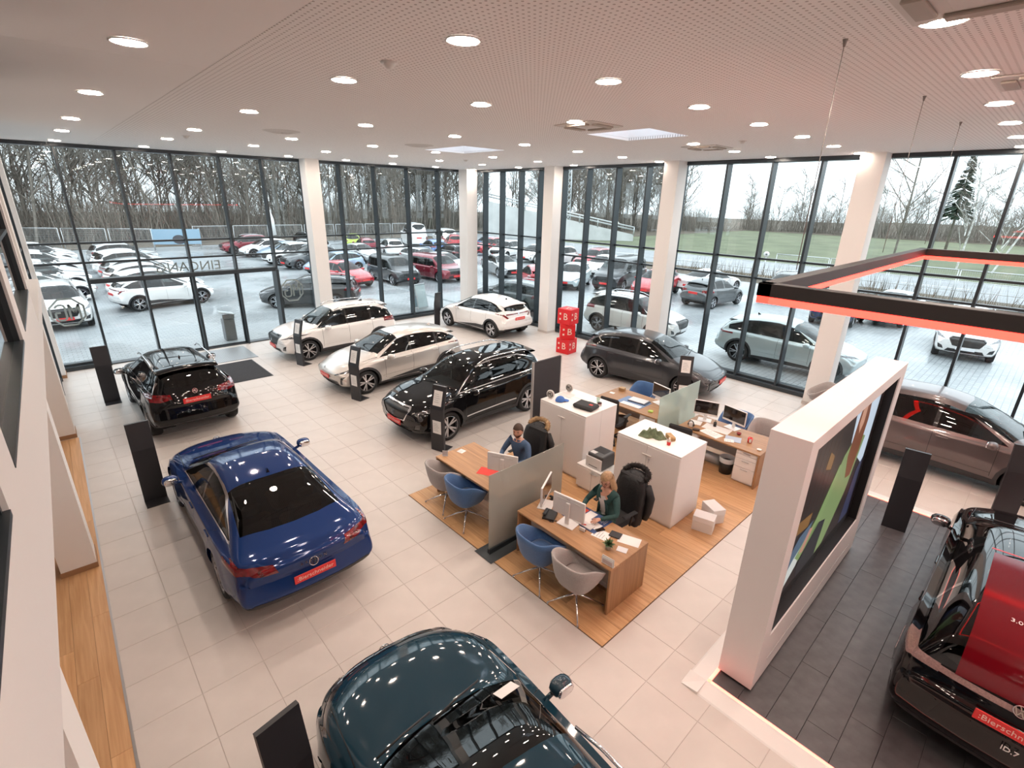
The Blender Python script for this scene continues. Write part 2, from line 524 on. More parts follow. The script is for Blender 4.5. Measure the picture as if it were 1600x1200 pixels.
SPECS['suv'] = dict(chrome_dlo=True, L=4.32, W=1.81, wb=2.585, fo=.87, r=.35, spokes=5,
    top=[(0, .72), (.04, .84), (.25, .95), (.8, 1.05), (1.1, 1.10), (1.5, 1.34), (1.92, 1.56), (2.5, 1.63), (3.2, 1.62), (3.75, 1.565), (3.9, 1.48), (4.12, 1.18), (4.2, 1.05), (4.26, .9), (4.32, .62)],
    belt=[(0, .62), (.3, .82), (.8, .95), (1.3, 1.0), (2.5, 1.03), (3.6, 1.09), (4.1, 1.05), (4.32, .58)],
    low=[(0, .32), (.5, .24), (1, .22), (3.3, .23), (4, .30), (4.32, .42)],
    ledge=[(0, .97), (.9, .96), (1.35, .92), (3.7, .92), (4.32, .97)],
    fdx=([.25, .6, .75, .9], [.08, 0, .0, .05]), rdx=([.3, .55, .8, 1.0], [.10, 0, .05, .0]),
    ws=(1.14, 1.88, .70, .57), rw=(3.86, 4.13, .56, .62), dlo=(1.26, 1.86, 3.3, 3.9, 1.34, 3.95), drop=.12, pillars=(2.32, 3.2), cladding=True,
    head=[[(.46, .84), (.84, .90), (.90, .93), (.84, .80), (.50, .76)]], grille=[[(0, .56), (0, .88), (.42, .87), (.50, .80), (.36, .60)], [(0, .34), (0, .46), (.48, .46), (.56, .34)]],
    fang=[[(.60, .40), (.76, .42), (.80, .58), (.66, .52)]],
    tail=[[(.44, .98), (.46, 1.08), (.90, 1.13), (.90, .98), (.66, .94)]], tailc='tail suv', spoiler=(3.78, 1.575, .60), platez=(.50, .92), mirror=(1.52, 1.06), rails=(1.95, 3.7))
SPECS['fastback'] = dict(L=4.866, W=1.871, wb=2.837, fo=.93, r=.35, spokes=5, chrome_dlo=True,
    top=[(0, .60), (.05, .70), (.3, .80), (.9, .93), (1.33, .99), (1.8, 1.21), (2.3, 1.40), (2.8, 1.45), (3.3, 1.41), (3.8, 1.285), (4.3, 1.09), (4.6, 1.0), (4.76, .985), (4.80, .9), (4.83, .75), (4.866, .56)],
    belt=[(0, .5), (.3, .68), (.9, .83), (1.5, .88), (3, .92), (4.2, .95), (4.7, .92), (4.866, .52)],
    low=[(0, .28), (.5, .2), (1.2, .18), (3.8, .19), (4.4, .25), (4.866, .34)],
    ledge=[(0, .97), (1.1, .96), (1.6, .90), (3.9, .90), (4.5, .95), (4.866, .97)],
    fdx=([.2, .5, .62, .75], [.08, 0, .0, .06]), rdx=([.25, .45, .7, 1.0], [.10, 0, .06, .0]),
    ws=(1.38, 2.22, .72, .56), rw=(3.42, 4.30, .56, .66), dlo=(1.55, 2.2, 3.4, 4.1, 1.02, 4.0), drop=.11, pillars=(2.66, 3.55), cladding=False,
    head=[[(.48, .62), (.84, .68), (.88, .76), (.6, .72)]], grille=[[(0, .32), (0, .66), (.46, .62), (.6, .34)]], fang=[],
    tail=[[(.42, .80), (.46, .90), (.70, .93), (.92, .94), (.92, .86), (.66, .82)]], tailc='tail vw', spoiler=None, platez=(.46, .60), mirror=(1.82, .96))
SPECS['estate'] = dict(L=4.77, W=1.83, wb=2.79, fo=.92, r=.34, spokes=5,
    top=[(0, .62), (.05, .74), (.3, .86), (.9, .985), (1.2, 1.04), (1.7, 1.28), (2.15, 1.44), (2.9, 1.49), (3.9, 1.46), (4.3, 1.39), (4.45, 1.28), (4.62, 1.0), (4.7, .85), (4.77, .6)],
    belt=[(0, .52), (.3, .72), (.9, .87), (1.5, .92), (3, .96), (4.2, 1.0), (4.6, .95), (4.77, .56)],
    low=[(0, .28), (.5, .2), (1.2, .18), (3.8, .19), (4.3, .25), (4.77, .36)],
    ledge=[(0, .97), (1.1, .96), (1.55, .92), (4.2, .92), (4.77, .97)],
    fdx=([.2, .5, .66, .8], [.07, 0, .0, .06]), rdx=([.25, .5, .75, 1.0], [.10, 0, .05, .0]), pf=.30,
    ws=(1.23, 2.1, .72, .58), rw=(4.42, 4.62, .58, .62), dlo=(1.38, 2.05, 4.0, 4.45, 1.14, 4.45), drop=.11, pillars=(2.62, 3.55), cladding=False,
    head=[[(.46, .66), (.84, .74), (.88, .82), (.52, .76)]], grille=[[(0, .62), (0, .74), (.5, .73), (.5, .64)], [(0, .30), (0, .48), (.62, .46), (.7, .30)]], fang=[],
    tail=[[(.5, .86), (.5, .96), (.92, 1.0), (.92, .86)]], tailc='tail vw', spoiler=(4.36, 1.385, .58), platez=(.46, .72), mirror=(1.64, .99), rails=(2.2, 4.3))
SPECS['crossover'] = dict(L=4.60, W=1.852, wb=2.77, fo=.86, r=.365, spokes=5,
    top=[(0, .70), (.05, .82), (.3, .93), (.8, 1.03), (1.06, 1.09), (1.5, 1.32), (2.05, 1.555), (2.6, 1.63), (3.2, 1.61), (3.8, 1.52), (4.08, 1.44), (4.16, 1.37), (4.38, 1.12), (4.48, 1.01), (4.54, .9), (4.60, .6)],
    belt=[(0, .6), (.3, .80), (.8, .93), (1.3, .98), (2.5, 1.01), (3.6, 1.06), (4.3, 1.02), (4.60, .56)],
    low=[(0, .32), (.5, .24), (1, .22), (3.5, .22), (4.2, .30), (4.60, .42)],
    ledge=[(0, .97), (.9, .96), (1.35, .92), (4.0, .92), (4.60, .97)],
    fdx=([.25, .6, .75, .9], [.08, 0, .0, .06]), rdx=([.3, .55, .8, 1.0], [.10, 0, .05, .0]),
    ws=(1.10, 2.0, .71, .57), rw=(4.1, 4.38, .56, .62), dlo=(1.28, 1.95, 3.5, 4.12, 1.22, 4.1), drop=.12, pillars=(2.40, 3.38), cladding=True,
    head=[[(.50, .80), (.86, .84), (.90, .90), (.56, .86)]], grille=[[(0, .34), (0, .48), (.52, .48), (.62, .34)]], fang=[],
    tail=[[(0, .965), (0, 1.01), (.60, 1.01), (.90, 1.03), (.92, .93), (.62, .955)]], tailc='tail bar', spoiler=(4.02, 1.455, .60), platez=(.50, .86), mirror=(1.50, 1.04))
SPECS['van'] = dict(L=5.0, W=1.92, wb=3.0, fo=.93, r=.35, spokes=5, tum=.16,
    top=[(0, .8), (.05, .95), (.3, 1.08), (.75, 1.18), (1.0, 1.3), (1.5, 1.74), (1.8, 1.89), (2.4, 1.94), (4.55, 1.92), (4.82, 1.86), (4.90, 1.5), (4.95, 1.1), (5.0, .6)],
    belt=[(0, .62), (.3, .90), (.8, 1.05), (1.3, 1.1), (4.6, 1.12), (4.85, 1.05), (5.0, .56)],
    low=[(0, .3), (.5, .22), (1.2, .2), (4, .22), (4.6, .28), (5.0, .38)],
    ledge=[(0, .97), (.9, .97), (1.3, .96), (4.6, .96), (5.0, .97)],
    fdx=([.25, .6, .75, .9], [.06, 0, .0, .03]), rdx=([.3, .55, .8, 1.0], [.04, 0, .0, .0]),
    ws=(1.02, 1.74, .74, .68), rw=(4.8, 4.91, .66, .68), dlo=(1.35, 1.85, 4.4, 4.6, 1.68, 4.62), drop=.2, pillars=(2.4, 3.6), cladding=False,
    head=[[(.50, .82), (.86, .86), (.90, .94), (.56, .92)]], grille=[[(0, .62), (0, .90), (.5, .9), (.5, .64)], [(0, .34), (0, .48), (.52, .48), (.62, .34)]], fang=[],
    tail=[[(.78, .86), (.78, 1.2), (.95, 1.2), (.95, .86)]], tailc='tail vw', spoiler=None, platez=(.52, .80), mirror=(1.50, 1.15))
GLASS_CAR = lambda: G('car glass', (.30, .33, .33), (.06, .9))
GLASS_DARK = lambda: G('privacy glass', (.05, .055, .06), (.06, .9))
TAILM = lambda: M('tail lamp red', (.16, .004, .007), .10, coat=1.0, noise=.7, nscale=14)
LAMP = lambda: M('headlamp lens', (.13, .13, .14), .08, .5, coat=1.0, noise=.8, nscale=16)
DTRIM = lambda: M('dark cladding', (.028, .028, .031), .5)
PIANO = lambda: M('piano black', (.006, .006, .007), .08, coat=1.0)
def wheel_meshes(r, spokes, style):
    t = MB(); w = .11
    t.lathe([(r * .70, -w), (r * .93, -w), (r, -w * .7), (r, w * .7), (r * .93, w), (r * .72, w), (r * .70, w * .8)], 28, 'y')
    rim = MB()
    rim.lathe([(r * .70, w), (r * .725, w * 1.02), (r * .69, w * .9), (r * .66, w * .2), (r * .64, -w)], 28, 'y')
    rim.lathe([(0, w * .80), (r * .10, w * .80), (r * .15, w * .6), (r * .15, w * .1)], 16, 'y')
    for k in range(spokes):
        for d in ((-.13, .13) if style != 2 else (0,)):
            a = 2 * PI * k / spokes; wd = r * (.045 if style == 0 else .06)
            p0 = (r * .12, w * .72); p1 = (r * .69, w * .90)
            b0 = a + d * .5; b1 = a + d * 1.45
            for s0 in (0,):
                q = []
                for rr, h, b in ((p0[0], p0[1], b0), (p1[0], p1[1], b1)):
                    for sgn in (-1, 1):
                        tx, tz = -math.sin(b), math.cos(b)
                        q.append((rr * math.cos(b) + sgn * wd * tx, h, rr * math.sin(b) + sgn * wd * tz))
                        q.append((rr * math.cos(b) + sgn * wd * tx, h - .045, rr * math.sin(b) + sgn * wd * tz))
                rim.add(q, [(0, 2, 6, 4), (0, 4, 5, 1), (2, 3, 7, 6), (1, 5, 7, 3)])
    bk = MB().lathe([(0, -w * .1), (r * .66, -w * .1), (r * .66, -w)], 24, 'y')
    return t.data('wheel', RUBBER()), rim.data('rim', [M('alloy', (.52, .52, .54), .25, 1.0)]), bk.data('brake_disc', M('brake shadow', (.03, .03, .032), .5, .4))
MODELS = {}
def car_model(key):
    if key in MODELS: return MODELS[key]
    P = SPECS[key]; S = Shell(P); L, fo, wb, r = P['L'], P['fo'], P['wb'], P['r']
    top, belt, low = S.top, S.belt, S.low = S.top, S.belt, pchip(P['low'])
    circ = lambda s, rr, n=22: [(s + rr * math.cos(2 * PI * i / n), r + rr * math.sin(2 * PI * i / n)) for i in range(n)]
    for ax in (fo, fo + wb): S.cut('void', 'side', circ(ax, r * 1.13), nmin=.12)
    S.out.pop('void')
    # glass
    c0, c1, w0, w1 = P['ws']
    S.cut('windscreen', 'top', [(c0, -.01), (c0 + .03, w0 * .5), (c0 + .15, w0), (c1 + .06, w1), (c1, -.01)], smin=.7, smax=c1 + .3, zmin=.8, nmin=.22)
    c0, c1, w0, w1 = P['rw']
    S.cut('rear_window', 'top', [(c0, -.01), (c0 - .02, w0), (c1 - .10, w1), (c1 - .02, w1 * .5), (c1, -.01)], smin=c0 - .3, zmin=.85, nmin=.12)
    a0, a1, a2, a3, z3, a4 = P['dlo']; dp = P['drop']
    dlo = [(a0, belt(a0) + .035)] + [(s, top(s) - dp) for s in np.linspace(a1, a2, 6)] + [(a3, z3), (a4, belt(a4) + .045)]
    cols = [a0 - .1] + list(P['pillars']) + [a3 + .3]
    if P.get('chrome_dlo'):
        cx, cz = np.mean(dlo, axis=0)
        S.cut('window_surround', 'side', [(s + (.05 if s > cx else -.05), z + (.02 if z > cz else -.02)) for s, z in dlo], zmin=.8, nmin=.3)
    src = 'window_surround' if P.get('chrome_dlo') else None
    S.cut('door_pillar', 'side', dlo, zmin=.8, nmin=.3, src=src)
    wins = []
    for i in range(3):
        x0, x1 = cols[i] + (.035 if i else 0), cols[i + 1] - (.035 if i < 2 else 0)
        S.cut('win%d' % i, 'side', [(x0, .5), (x0 + .02, 2.2), (x1 + .02, 2.2), (x1, .5)], src='door_pillar', nmin=-2)
    # lamps and trim
    for p in P['head']: S.cut('headlight', 'front', p, smax=1.0, nmin=.03)
    gp = P['grille'][0]; gz = sum(p[1] for p in gp) / len(gp)
    S.cut('grille_frame', 'front', [(x if x == 0 else x + .022, z + (.022 if z > gz else -.022)) for x, z in gp], smax=.9, nmin=.2)
    for i, p in enumerate(P['grille']): S.cut('grille', 'front', p, smax=.9, nmin=.2, src='grille_frame' if i == 0 else None)
    z0 = float(low(L / 2)); S.cut('door_moulding', 'side', [(fo + r + .18, z0 + .22), (fo + wb - r - .12, z0 + .26), (fo + wb - r - .12, z0 + .29), (fo + r + .18, z0 + .25)], nmin=.1, zmax=.7)
    for p in P['fang']: S.cut('bumper_vent', 'front', p, smax=.9, nmin=.05)
    for p in P['tail']: S.cut('tail_light', 'rear', p, smin=L - .75, nmin=.03)
    lo = float(low(L / 2))
    if P['cladding']:
        for ax in (fo, fo + wb): S.cut('cladding', 'side', circ(ax, r * 1.13 + .065), nmin=.2, zmax=1.0)
        zs = lo + (.19 if key != 'hatch' else .14)
        S.cut('cladding', 'side', [(fo, 0), (fo, zs), (fo + wb * .5, zs - .04), (fo + wb, zs), (fo + wb, 0)], nmin=-.2, zmax=.6)
        if key == 'hatch':
            S.cut('cladding', 'side', [(fo + wb * .25, .3), (fo + wb * .8, .48), (fo + wb, .42), (fo + wb, .3)], nmin=.1, zmax=.7)
    S.cut('bumper_trim', 'rear', [(0, .2), (0, .52), (.60, .52), (.74, .44), (.95, .44), (.95, .2)], smin=L - .6, nmin=-.1, zmax=.6)
    S.cut('bumper_trim', 'front', [(0, .1), (0, .34), (.80, .30), (.95, .36), (.95, .1)], smax=.55, nmin=-.2, zmax=.42)
    if P['cladding']: pass
    # panel gaps
    for sd in list(P['pillars']) + [a0 + .12]:
        b = .004
        S.cut('panel_gap', 'side', [(sd - b, lo + .18), (sd - b, belt(sd) + .02), (sd + b, belt(sd) + .02), (sd + b, lo + .18)], nmin=.3)
    c0 = P['ws'][0]
    S.cut('panel_gap', 'top', [(.22, .70), (.22, .71), (c0 + .1, .775), (c0 + .1, .765)], smax=1.7, nmin=.2, zmin=.6)
    m = {}
    def pair(name, key_, mats, off=0.0):
        rec = S.out.get(key_, [])
        if rec:
            m.setdefault(name, []).extend([S.mesh(name, rec, mats, sd, off) for sd in (1, -1)])
    def whole(name, key_, mats, off=0.0):
        rec = S.out.get(key_, [])
        if rec: m.setdefault(name, []).append(S.mesh(name, rec, mats, 0, off))
    m['body'] = [S.mesh('body', S.body, [paint('default', (.5, .5, .5))])]
    whole('windscreen', 'windscreen', GLASS_CAR(), -.004)
    whole('rear_window', 'rear_window', GLASS_DARK(), -.004)
    pair('side_window', 'win0', GLASS_CAR(), -.006); pair('side_window', 'win1', GLASS_DARK() if key != 'fastback' else GLASS_CAR(), -.006); pair('side_window', 'win2', GLASS_DARK(), -.006)
    pair('door_pillar', 'door_pillar', PIANO(), -.004)
    pair('window_surround', 'window_surround', PIANO(), .003)
    pair('headlight', 'headlight', LAMP(), -.004)
    whole('grille', 'grille', M('grille black', (.012, .012, .013), .35, noise=.5, nscale=80), -.015)
    whole('grille_frame', 'grille_frame', PIANO(), .004); pair('door_moulding', 'door_moulding', PIANO(), .006)
    pair('bumper_vent', 'bumper_vent', PIANO(), -.012)
    if P['tailc'] in ('tail bar', 'tail hatch'): whole('tail_light', 'tail_light', TAILM(), .004)
    else: pair('tail_light', 'tail_light', TAILM(), .006)
    whole('lower_cladding', 'cladding', DTRIM(), .006)
    whole('bumper_trim', 'bumper_trim', DTRIM(), .003)
    whole('panel_gap', 'panel_gap', BLACKP(), -.006)
    # wheel housings and floor pan
    h = MB()
    for ax in (fo, fo + wb):
        for sg in (1, -1):
            y0, y1 = sg * P['W'] * .24, sg * (P['W'] / 2 - .045)
            rows = [[(L / 2 - ax + r * 1.14 * math.cos(a), y, r + r * 1.14 * math.sin(a)) for a in np.linspace(-.35, PI + .35, 16)] for y in (y0, y1)]
            h.grid(rows)
            h.add([(L / 2 - ax, y0, r)] + rows[0], [[0, i, i + 1] for i in range(1, 16)])
    h.box(-L / 2 + .5, L / 2 - .5, -P['W'] * .36, P['W'] * .36, lo + .01, lo + .05)
    m['underbody'] = [h.data('underbody', M('underbody', (.012, .012, .012), .8))]
    # cabin
    c = MB(); zf = lo + .10; xs = L / 2 - a0
    c.box(-L / 2 + .75, xs, -P['W'] * .38, P['W'] * .38, zf, zf + .04)
    c.rbox(xs - .62, xs - .05, -P['W'] * .40, P['W'] * .40, .62, belt(a0) - .02, .06)
    m['cabin'] = [c.data('cabin', M('cabin trim', (.03, .03, .033), .7))]
    se = MB(); se.rbox(-.26, .26, -.25, .25, 0, .16, .05)
    se.T = Matrix.Translation((-.22, 0, .10)) @ Matrix.Rotation(-.30, 4, 'Y'); se.rbox(-.08, .06, -.24, .24, 0, .60, .05)
    se.T = Matrix.Translation((-.42, 0, .72)) @ Matrix.Rotation(-.2, 4, 'Y'); se.rbox(-.05, .05, -.12, .12, 0, .17, .04)
    m['seat'] = [se.data('seat', M('car seat', (.045, .043, .042), .75))]
    ms = MB(); ms.ell((0, 0, 0), (.085, .115, .075), 12, 8, .8)
    ms.T = Matrix.Translation((0, 0, 0)); ms.cyl((.02, -.06, -.05), (.03, -.17, -.10), .025, 8)
    m['wing_mirror'] = [ms.data('wing_mirror', paint('default', (.5, .5, .5)))]
    me = MB().ell((-.072, 0, 0), (.02, .095, .06), 10, 6, .7); m['mirror_glass'] = [me.data('mirror_glass', CHROME())]
    if P['spoiler']:
        s0, z0, hw = P['spoiler']; sp = MB(); n = 9
        rows = []
        for dx, dz in ((.10, .012), (-.06, .012), (-.17, -.03), (-.15, -.05), (0, -.05)):
            rows.append([(L / 2 - s0 + dx - .0 * abs(t), hw * t, z0 + dz - .045 * t * t) for t in np.linspace(-1, 1, n)])
        sp.grid(rows + [rows[0]]); m['spoiler'] = [sp.data('spoiler', paint('default', (.5, .5, .5)))]
    if 'rails' in P:
        s0, s1 = P['rails']; out = []
        for sg in (1, -1):
            pts = []
            for i, s in enumerate(np.linspace(s0, s1, 9)):
                lift = .045 if 0 < i < 8 else .0
                pts.append((L / 2 - s, sg * (P['W'] / 2 - .30), float(top(s)) + lift - .035))
            out.append(MB().tube(pts, .016, 6).data('roof_rail', CHROME()))
        m['roof_rail'] = out
    f = MB(); s0 = a2 - .1
    x = L / 2 - s0; z = float(top(s0)); f.add([(x + .09, 0, z), (x - .05, .025, z - .01), (x - .05, -.025, z - .01), (x - .05, 0, z + .07)], [(0, 1, 3), (0, 3, 2), (1, 2, 3)])
    m['roof_antenna'] = [f.data('roof_antenna', PIANO())]
    dh = MB().rbox(-.10, .10, -.012, .016, -.014, .014, .008); m['door_handle'] = [dh.data('door_handle', paint('default', (.5, .5, .5)))]
    wi = MB().tube([(0, 0, 0), (.05, -.25, .0), (.09, -.52, -.01)], .009, 5); m['wiper'] = [wi.data('wiper', BLACKP())]
    m['_wheels'] = {st: wheel_meshes(r, P['spokes'], st) for st in (0, 1, 2)}
    m['_spec'] = P; m['_shell'] = S
    # where a ray from the side, front or rear meets the shell
    A = S.A
    m['_yat'] = lambda s, z: float(min(A.reshape(-1, 3), key=lambda p: (p[0] - s) ** 2 * 1 + (p[2] - z) ** 2 * 1 + (0 if p[1] > .5 else 9))[1])
    def xat(z, rear):
        c = A[:, :, :].reshape(-1, 3); c = c[(c[:, 1] < .25)]
        c = c[np.abs(c[:, 2] - z) < .06]; return float(L / 2 - (c[:, 0].max() if rear else c[:, 0].min()))
    m['_xat'] = xat
    MODELS[key] = m
    return m
PAINTED = ('body', 'wing_mirror', 'spoiler', 'door_handle')
def set_mat(o, mat, slot=0):
    o.material_slots[slot].link = 'OBJECT'; o.material_slots[slot].material = mat
PLATE = {}
def plate(parent, x, z, face, tilt=0.0, red=True, letters=True):
    key = ('plate', red)
    if key not in PLATE:
        PLATE[key] = MB().rbox(-.27, .27, -.058, .058, -.006, .006, .004).data('number_plate', M('plate red', (.72, .035, .035), .4) if red else M('plate white', (.75, .76, .78), .4))
    M4 = frame((x, 0, z), (0, face, 0), (math.sin(tilt) * -face, 0, math.cos(tilt)))
    # local z of the frame points outwards
    o = inst('number_plate', PLATE[key], parent); o.matrix_local = M4
    if letters and red:
        text('plate_lettering', ':Bierschneider', .082, M('plate ink', (.85, .62, .55), .5), o, Matrix.Translation((0, 0, .0065)), .001)
    elif letters:
        MB().box(-.2, .2, -.03, .03, .006, .0065).build('plate_lettering', M('plate dark ink', (.05, .06, .1), .5), o)
    return o
def roundel(name, parent, M4, r=.06, mat=None):
    mt = mat or CHROME()
    b = MB().lathe([(r, 0), (r, .008), (r * .86, .008), (r * .86, 0)], 24)
    def bar(p, q, w=.075):
        p, q = Vector(p) * r, Vector(q) * r; d = (q - p).normalized(); n = Vector((-d.y, d.x)) * r * w
        b.prism([tuple(p + n), tuple(p - n), tuple(q - n), tuple(q + n)], 0, .007)
    for sx_ in (-1, 1):
        bar((sx_ * .32, .84), (0, .12)); bar((sx_ * .74, .42), (sx_ * .36, -.72)); bar((sx_ * .36, -.72), (0, .02))
    o = b.build(name, mt, parent); o.matrix_local = M4
    return o
def octagon(name, parent, M4, r=.07, mat=None, back=None, depth=.006):
    mt = mat or CHROME(); b = MB()
    ang = [PI / 8 + k * PI / 4 for k in range(8)]
    for k in range(8):
        a0, a1 = ang[k], ang[(k + 1) % 8]
        b.prism([(r * math.cos(a0), r * math.sin(a0)), (r * math.cos(a1), r * math.sin(a1)), (r * .88 * math.cos(a1), r * .88 * math.sin(a1)), (r * .88 * math.cos(a0), r * .88 * math.sin(a0))], 0, depth)
    def bar(p, q, w=.06):
        p, q = Vector(p) * r, Vector(q) * r; d = (q - p).normalized(); n = Vector((-d.y, d.x)) * r * w
        b.prism([tuple(p + n), tuple(p - n), tuple(q - n), tuple(q + n)], 0, depth)
    for p, q in (((-.62, -.5), (-.62, .5)), ((-.62, .5), (-.36, -.05)), ((-.36, -.05), (-.10, .5)), ((-.10, .5), (-.10, -.5)),
                 ((.62, .34), (.46, .5)), ((.46, .5), (.2, .5)), ((.2, .5), (.1, .35)), ((.1, .35), (.1, -.35)), ((.1, -.35), (.2, -.5)), ((.2, -.5), (.5, -.5)), ((.5, -.5), (.62, -.36)), ((.62, -.36), (.62, 0)), ((.62, 0), (.36, 0))):
        bar(p, q)
    o = b.build(name, mt, parent); o.matrix_local = M4
    return o
def car(name, label, model, col, xy, hdg, group=None, detail=2, badge=None, style=0, red=(True, True), plates=True, seatmat=None, black_roof=False, z=0.0, tailmat=None, cat='car', trim=None):
    """detail 2: showroom car with every part; 1: near car outside; 0: car far outside"""
    m = car_model(model); P = m['_spec']; L, W, fo, wb, r = P['L'], P['W'], P['fo'], P['wb'], P['r']
    t = thing(name, label, cat, (xy[0], xy[1], z), math.radians(hdg), group)
    def put(n, me, loc=None, rot=None, painted=False, parent=t):
        o = inst(n, me, parent, loc, rot)
        if painted: set_mat(o, col)
        return o
    skip = {0: ('panel_gap', 'bumper_vent', 'roof_antenna', 'spoiler', 'door_pillar_'), 1: (), 2: ()}[detail]
    for n in ('body', 'windscreen', 'rear_window', 'side_window', 'door_pillar', 'window_surround', 'grille_frame', 'door_moulding', 'headlight', 'grille', 'bumper_vent', 'tail_light', 'lower_cladding', 'bumper_trim', 'panel_gap', 'underbody', 'spoiler', 'roof_rail', 'roof_antenna'):
        if n in skip: continue
        for me in m.get(n, ()):
            o = put(n, me, painted=n in PAINTED)
            if n in ('window_surround', 'grille_frame', 'door_moulding'): set_mat(o, trim or (col if n == 'door_moulding' else PIANO()))
            if n in ('panel_gap', 'door_pillar'): o['kind'] = 'stuff'
            if n == 'tail_light' and tailmat: set_mat(o, tailmat)
            if n == 'spoiler' and black_roof: set_mat(o, PIANO())
    if detail >= 1:
        put('cabin', m['cabin'][0])
        xs = L / 2 - P['dlo'][0]
        for x, y in ((xs - 1.05, .37), (xs - 1.05, -.37)) + (((xs - 1.95, .37), (xs - 1.95, -.37)) if detail == 2 else ()):
            o = put('seat', m['seat'][0], (x + (.25 if model == 'fastback' and x < xs - 1.5 else 0), y, (.50 if P['top'][0][1] > .65 else .40) - (.10 if x < xs - 1.5 else 0)))
            if seatmat: set_mat(o, seatmat)
    ms_, mz = P['mirror']
    for sg in (1, -1):
        o = put('wing_mirror', m['wing_mirror'][0], (L / 2 - ms_, sg * (W / 2 + .10), mz), painted=True)
        if sg < 0: o.scale = (1, -1, 1)
        if detail == 2: put('mirror_glass', m['mirror_glass'][0], parent=o)
        if black_roof: set_mat(o, PIANO())
    wm, rm, bm_ = m['_wheels'][style]
    for s in (fo, fo + wb):
        for sg in (1, -1):
            w = put('wheel', wm, (L / 2 - s, sg * (W / 2 - .125), r), (0, 0, 0 if sg > 0 else PI))
            put('rim', rm, parent=w)
            if detail: put('brake_disc', bm_, parent=w)
    if detail == 2:
        for s in (P['pillars'][0] - .16, P['pillars'][1] - .12):
            zb = float(m['_shell'].belt(s)) - .10
            for sg in (1, -1):
                put('door_handle', m['door_handle'][0], (L / 2 - s, sg * (m['_yat'](s, zb) + .004), zb), (0, 0, 0 if sg > 0 else PI), painted=True)
        s0 = P['ws'][0]
        for y in (.12, .62): put('wiper', m['wiper'][0], (L / 2 - s0 - .05, y, float(m['_shell'].top(s0 + .05)) + .012))
    if plates:
        pf, pr_ = P['platez']
        plate(t, m['_xat'](pf, False) + .008, pf, 1, 0, red[0], detail == 2)
        plate(t, m['_xat'](pr_, True) - .008, pr_, -1, 0, red[1], detail == 2)
    if badge:
        f = roundel if badge == 'round' else octagon
        zr, zf = P['platez'][1] + .17, P['platez'][0] + .20
        rr = .06 if badge == 'round' else .055
        f('badge', t, frame((m['_xat'](zr, True) - .006, 0, zr), (0, -1, 0), (.25, 0, 1)), rr)
        f('badge', t, frame((m['_xat'](zf, False) + .006, 0, zf), (0, 1, 0), (-.25, 0, 1)), rr)
    return t, m
def scaled(src, fs, fz, **kw):
    P = dict(SPECS[src]); sc = lambda l: [(a * fs, b * fz) for a, b in l]
    P.update(L=P['L'] * fs, wb=P['wb'] * fs, fo=P['fo'] * fs, top=sc(P['top']), belt=sc(P['belt']), low=[(a * fs, b) for a, b in P['low']], ledge=[(a * fs, b) for a, b in P['ledge']])
    c = P['ws']; P['ws'] = (c[0] * fs, c[1] * fs, c[2], c[3]); c = P['rw']; P['rw'] = (c[0] * fs, c[1] * fs, c[2], c[3])
    a = P['dlo']; P['dlo'] = (a[0] * fs, a[1] * fs, a[2] * fs, a[3] * fs, a[4] * fz, a[5] * fs); P['pillars'] = tuple(p * fs for p in P['pillars'])
    if P['spoiler']: P['spoiler'] = (P['spoiler'][0] * fs, P['spoiler'][1] * fz, P['spoiler'][2])
    P['mirror'] = (P['mirror'][0] * fs, P['mirror'][1] * fz); P['platez'] = (P['platez'][0] * fz, P['platez'][1] * fz)
    if 'rails' in P: P['rails'] = tuple(p * fs for p in P['rails'])
    P.update(kw); return P
SPECS['tourer'] = scaled('estate', 1.04, 1.045, W=1.862, r=.36, tailc='tail bar', tail=[[(0, .985), (0, 1.035), (.60, 1.04), (.60, .985)], [(.58, .975), (.58, 1.05), (.93, 1.05), (.93, .955)]], platez=(.52, .86))
SPECS['tourer'].pop('rails'); SPECS['tourer']['spoiler'] = None
SPECS['city'] = scaled('hatch', .92, 1.0, W=1.77, r=.32, cladding=False, tailc='tail vw', tail=[[(.46, .84), (.46, .97), (.9, 1.0), (.9, .86)]], fang=[])
SPECS['mpv'] = scaled('van', .91, .86, W=1.83, r=.33)
SPECS['camper'] = scaled('van', 1.16, 1.32, W=2.05, r=.36)
# ================================================================ the building
XG, YG = 15.62, 19.90           # glass planes of the two facades
ZC = 6.40
TILT = -0.018                   # the mezzanine wall runs slightly off the room axis
FRAME_M = M('facade aluminium', (.030, .040, .048), .35, .2)
PANE = G('facade glass', (.93, .97, .97), (.034, .9))
# ---- floor
tile_m = M('porcelain tile', (.61, .56, .525), .36, noise=.035, nscale=3.0)
joint_m = M('tile joint', (.54, .49, .455), .8)
floor = struct('floor')
MB().box(-4.2, XG, -7, YG, -.12, -.004).build('floor_bed', joint_m, floor)
tp_x, tp_y = .637, .6387
tile_me = MB().rbox(.003, tp_x - .003, .003, tp_y - .003, -.012, 0, .002).data('tile', tile_m)
cinv = cam.matrix_world.inverted()
def pix(p):
    q = cinv @ Vector(p)
    if q.z > -.1: return None
    return 800 + 781.5 * q.x / -q.z, 600 - 781.5 * q.y / -q.z
cells = []
for i in range(-1, 25):
    for j in range(-11, 30):
        x, y = .27 + (i) * tp_x, 1.355 + j * tp_y
        if x < -.5 or x + tp_x > XG + .3 or y + tp_y > YG + .3: continue
        if 4.15 < x and x + tp_x < 10.85 and 2.7 < y and y + tp_y < 7.05: continue
        if 4.6 < x and x + tp_x < 10.7 and y + tp_y < 1.5: continue
        p = pix((x + .3, y + .3, 0))
        vis = p is not None and -60 < p[0] < 1660 and 250 < p[1] < 1260
        cells.append((0 if vis else 1, x * x + y * y, x, y))
cells.sort()
rest = MB()
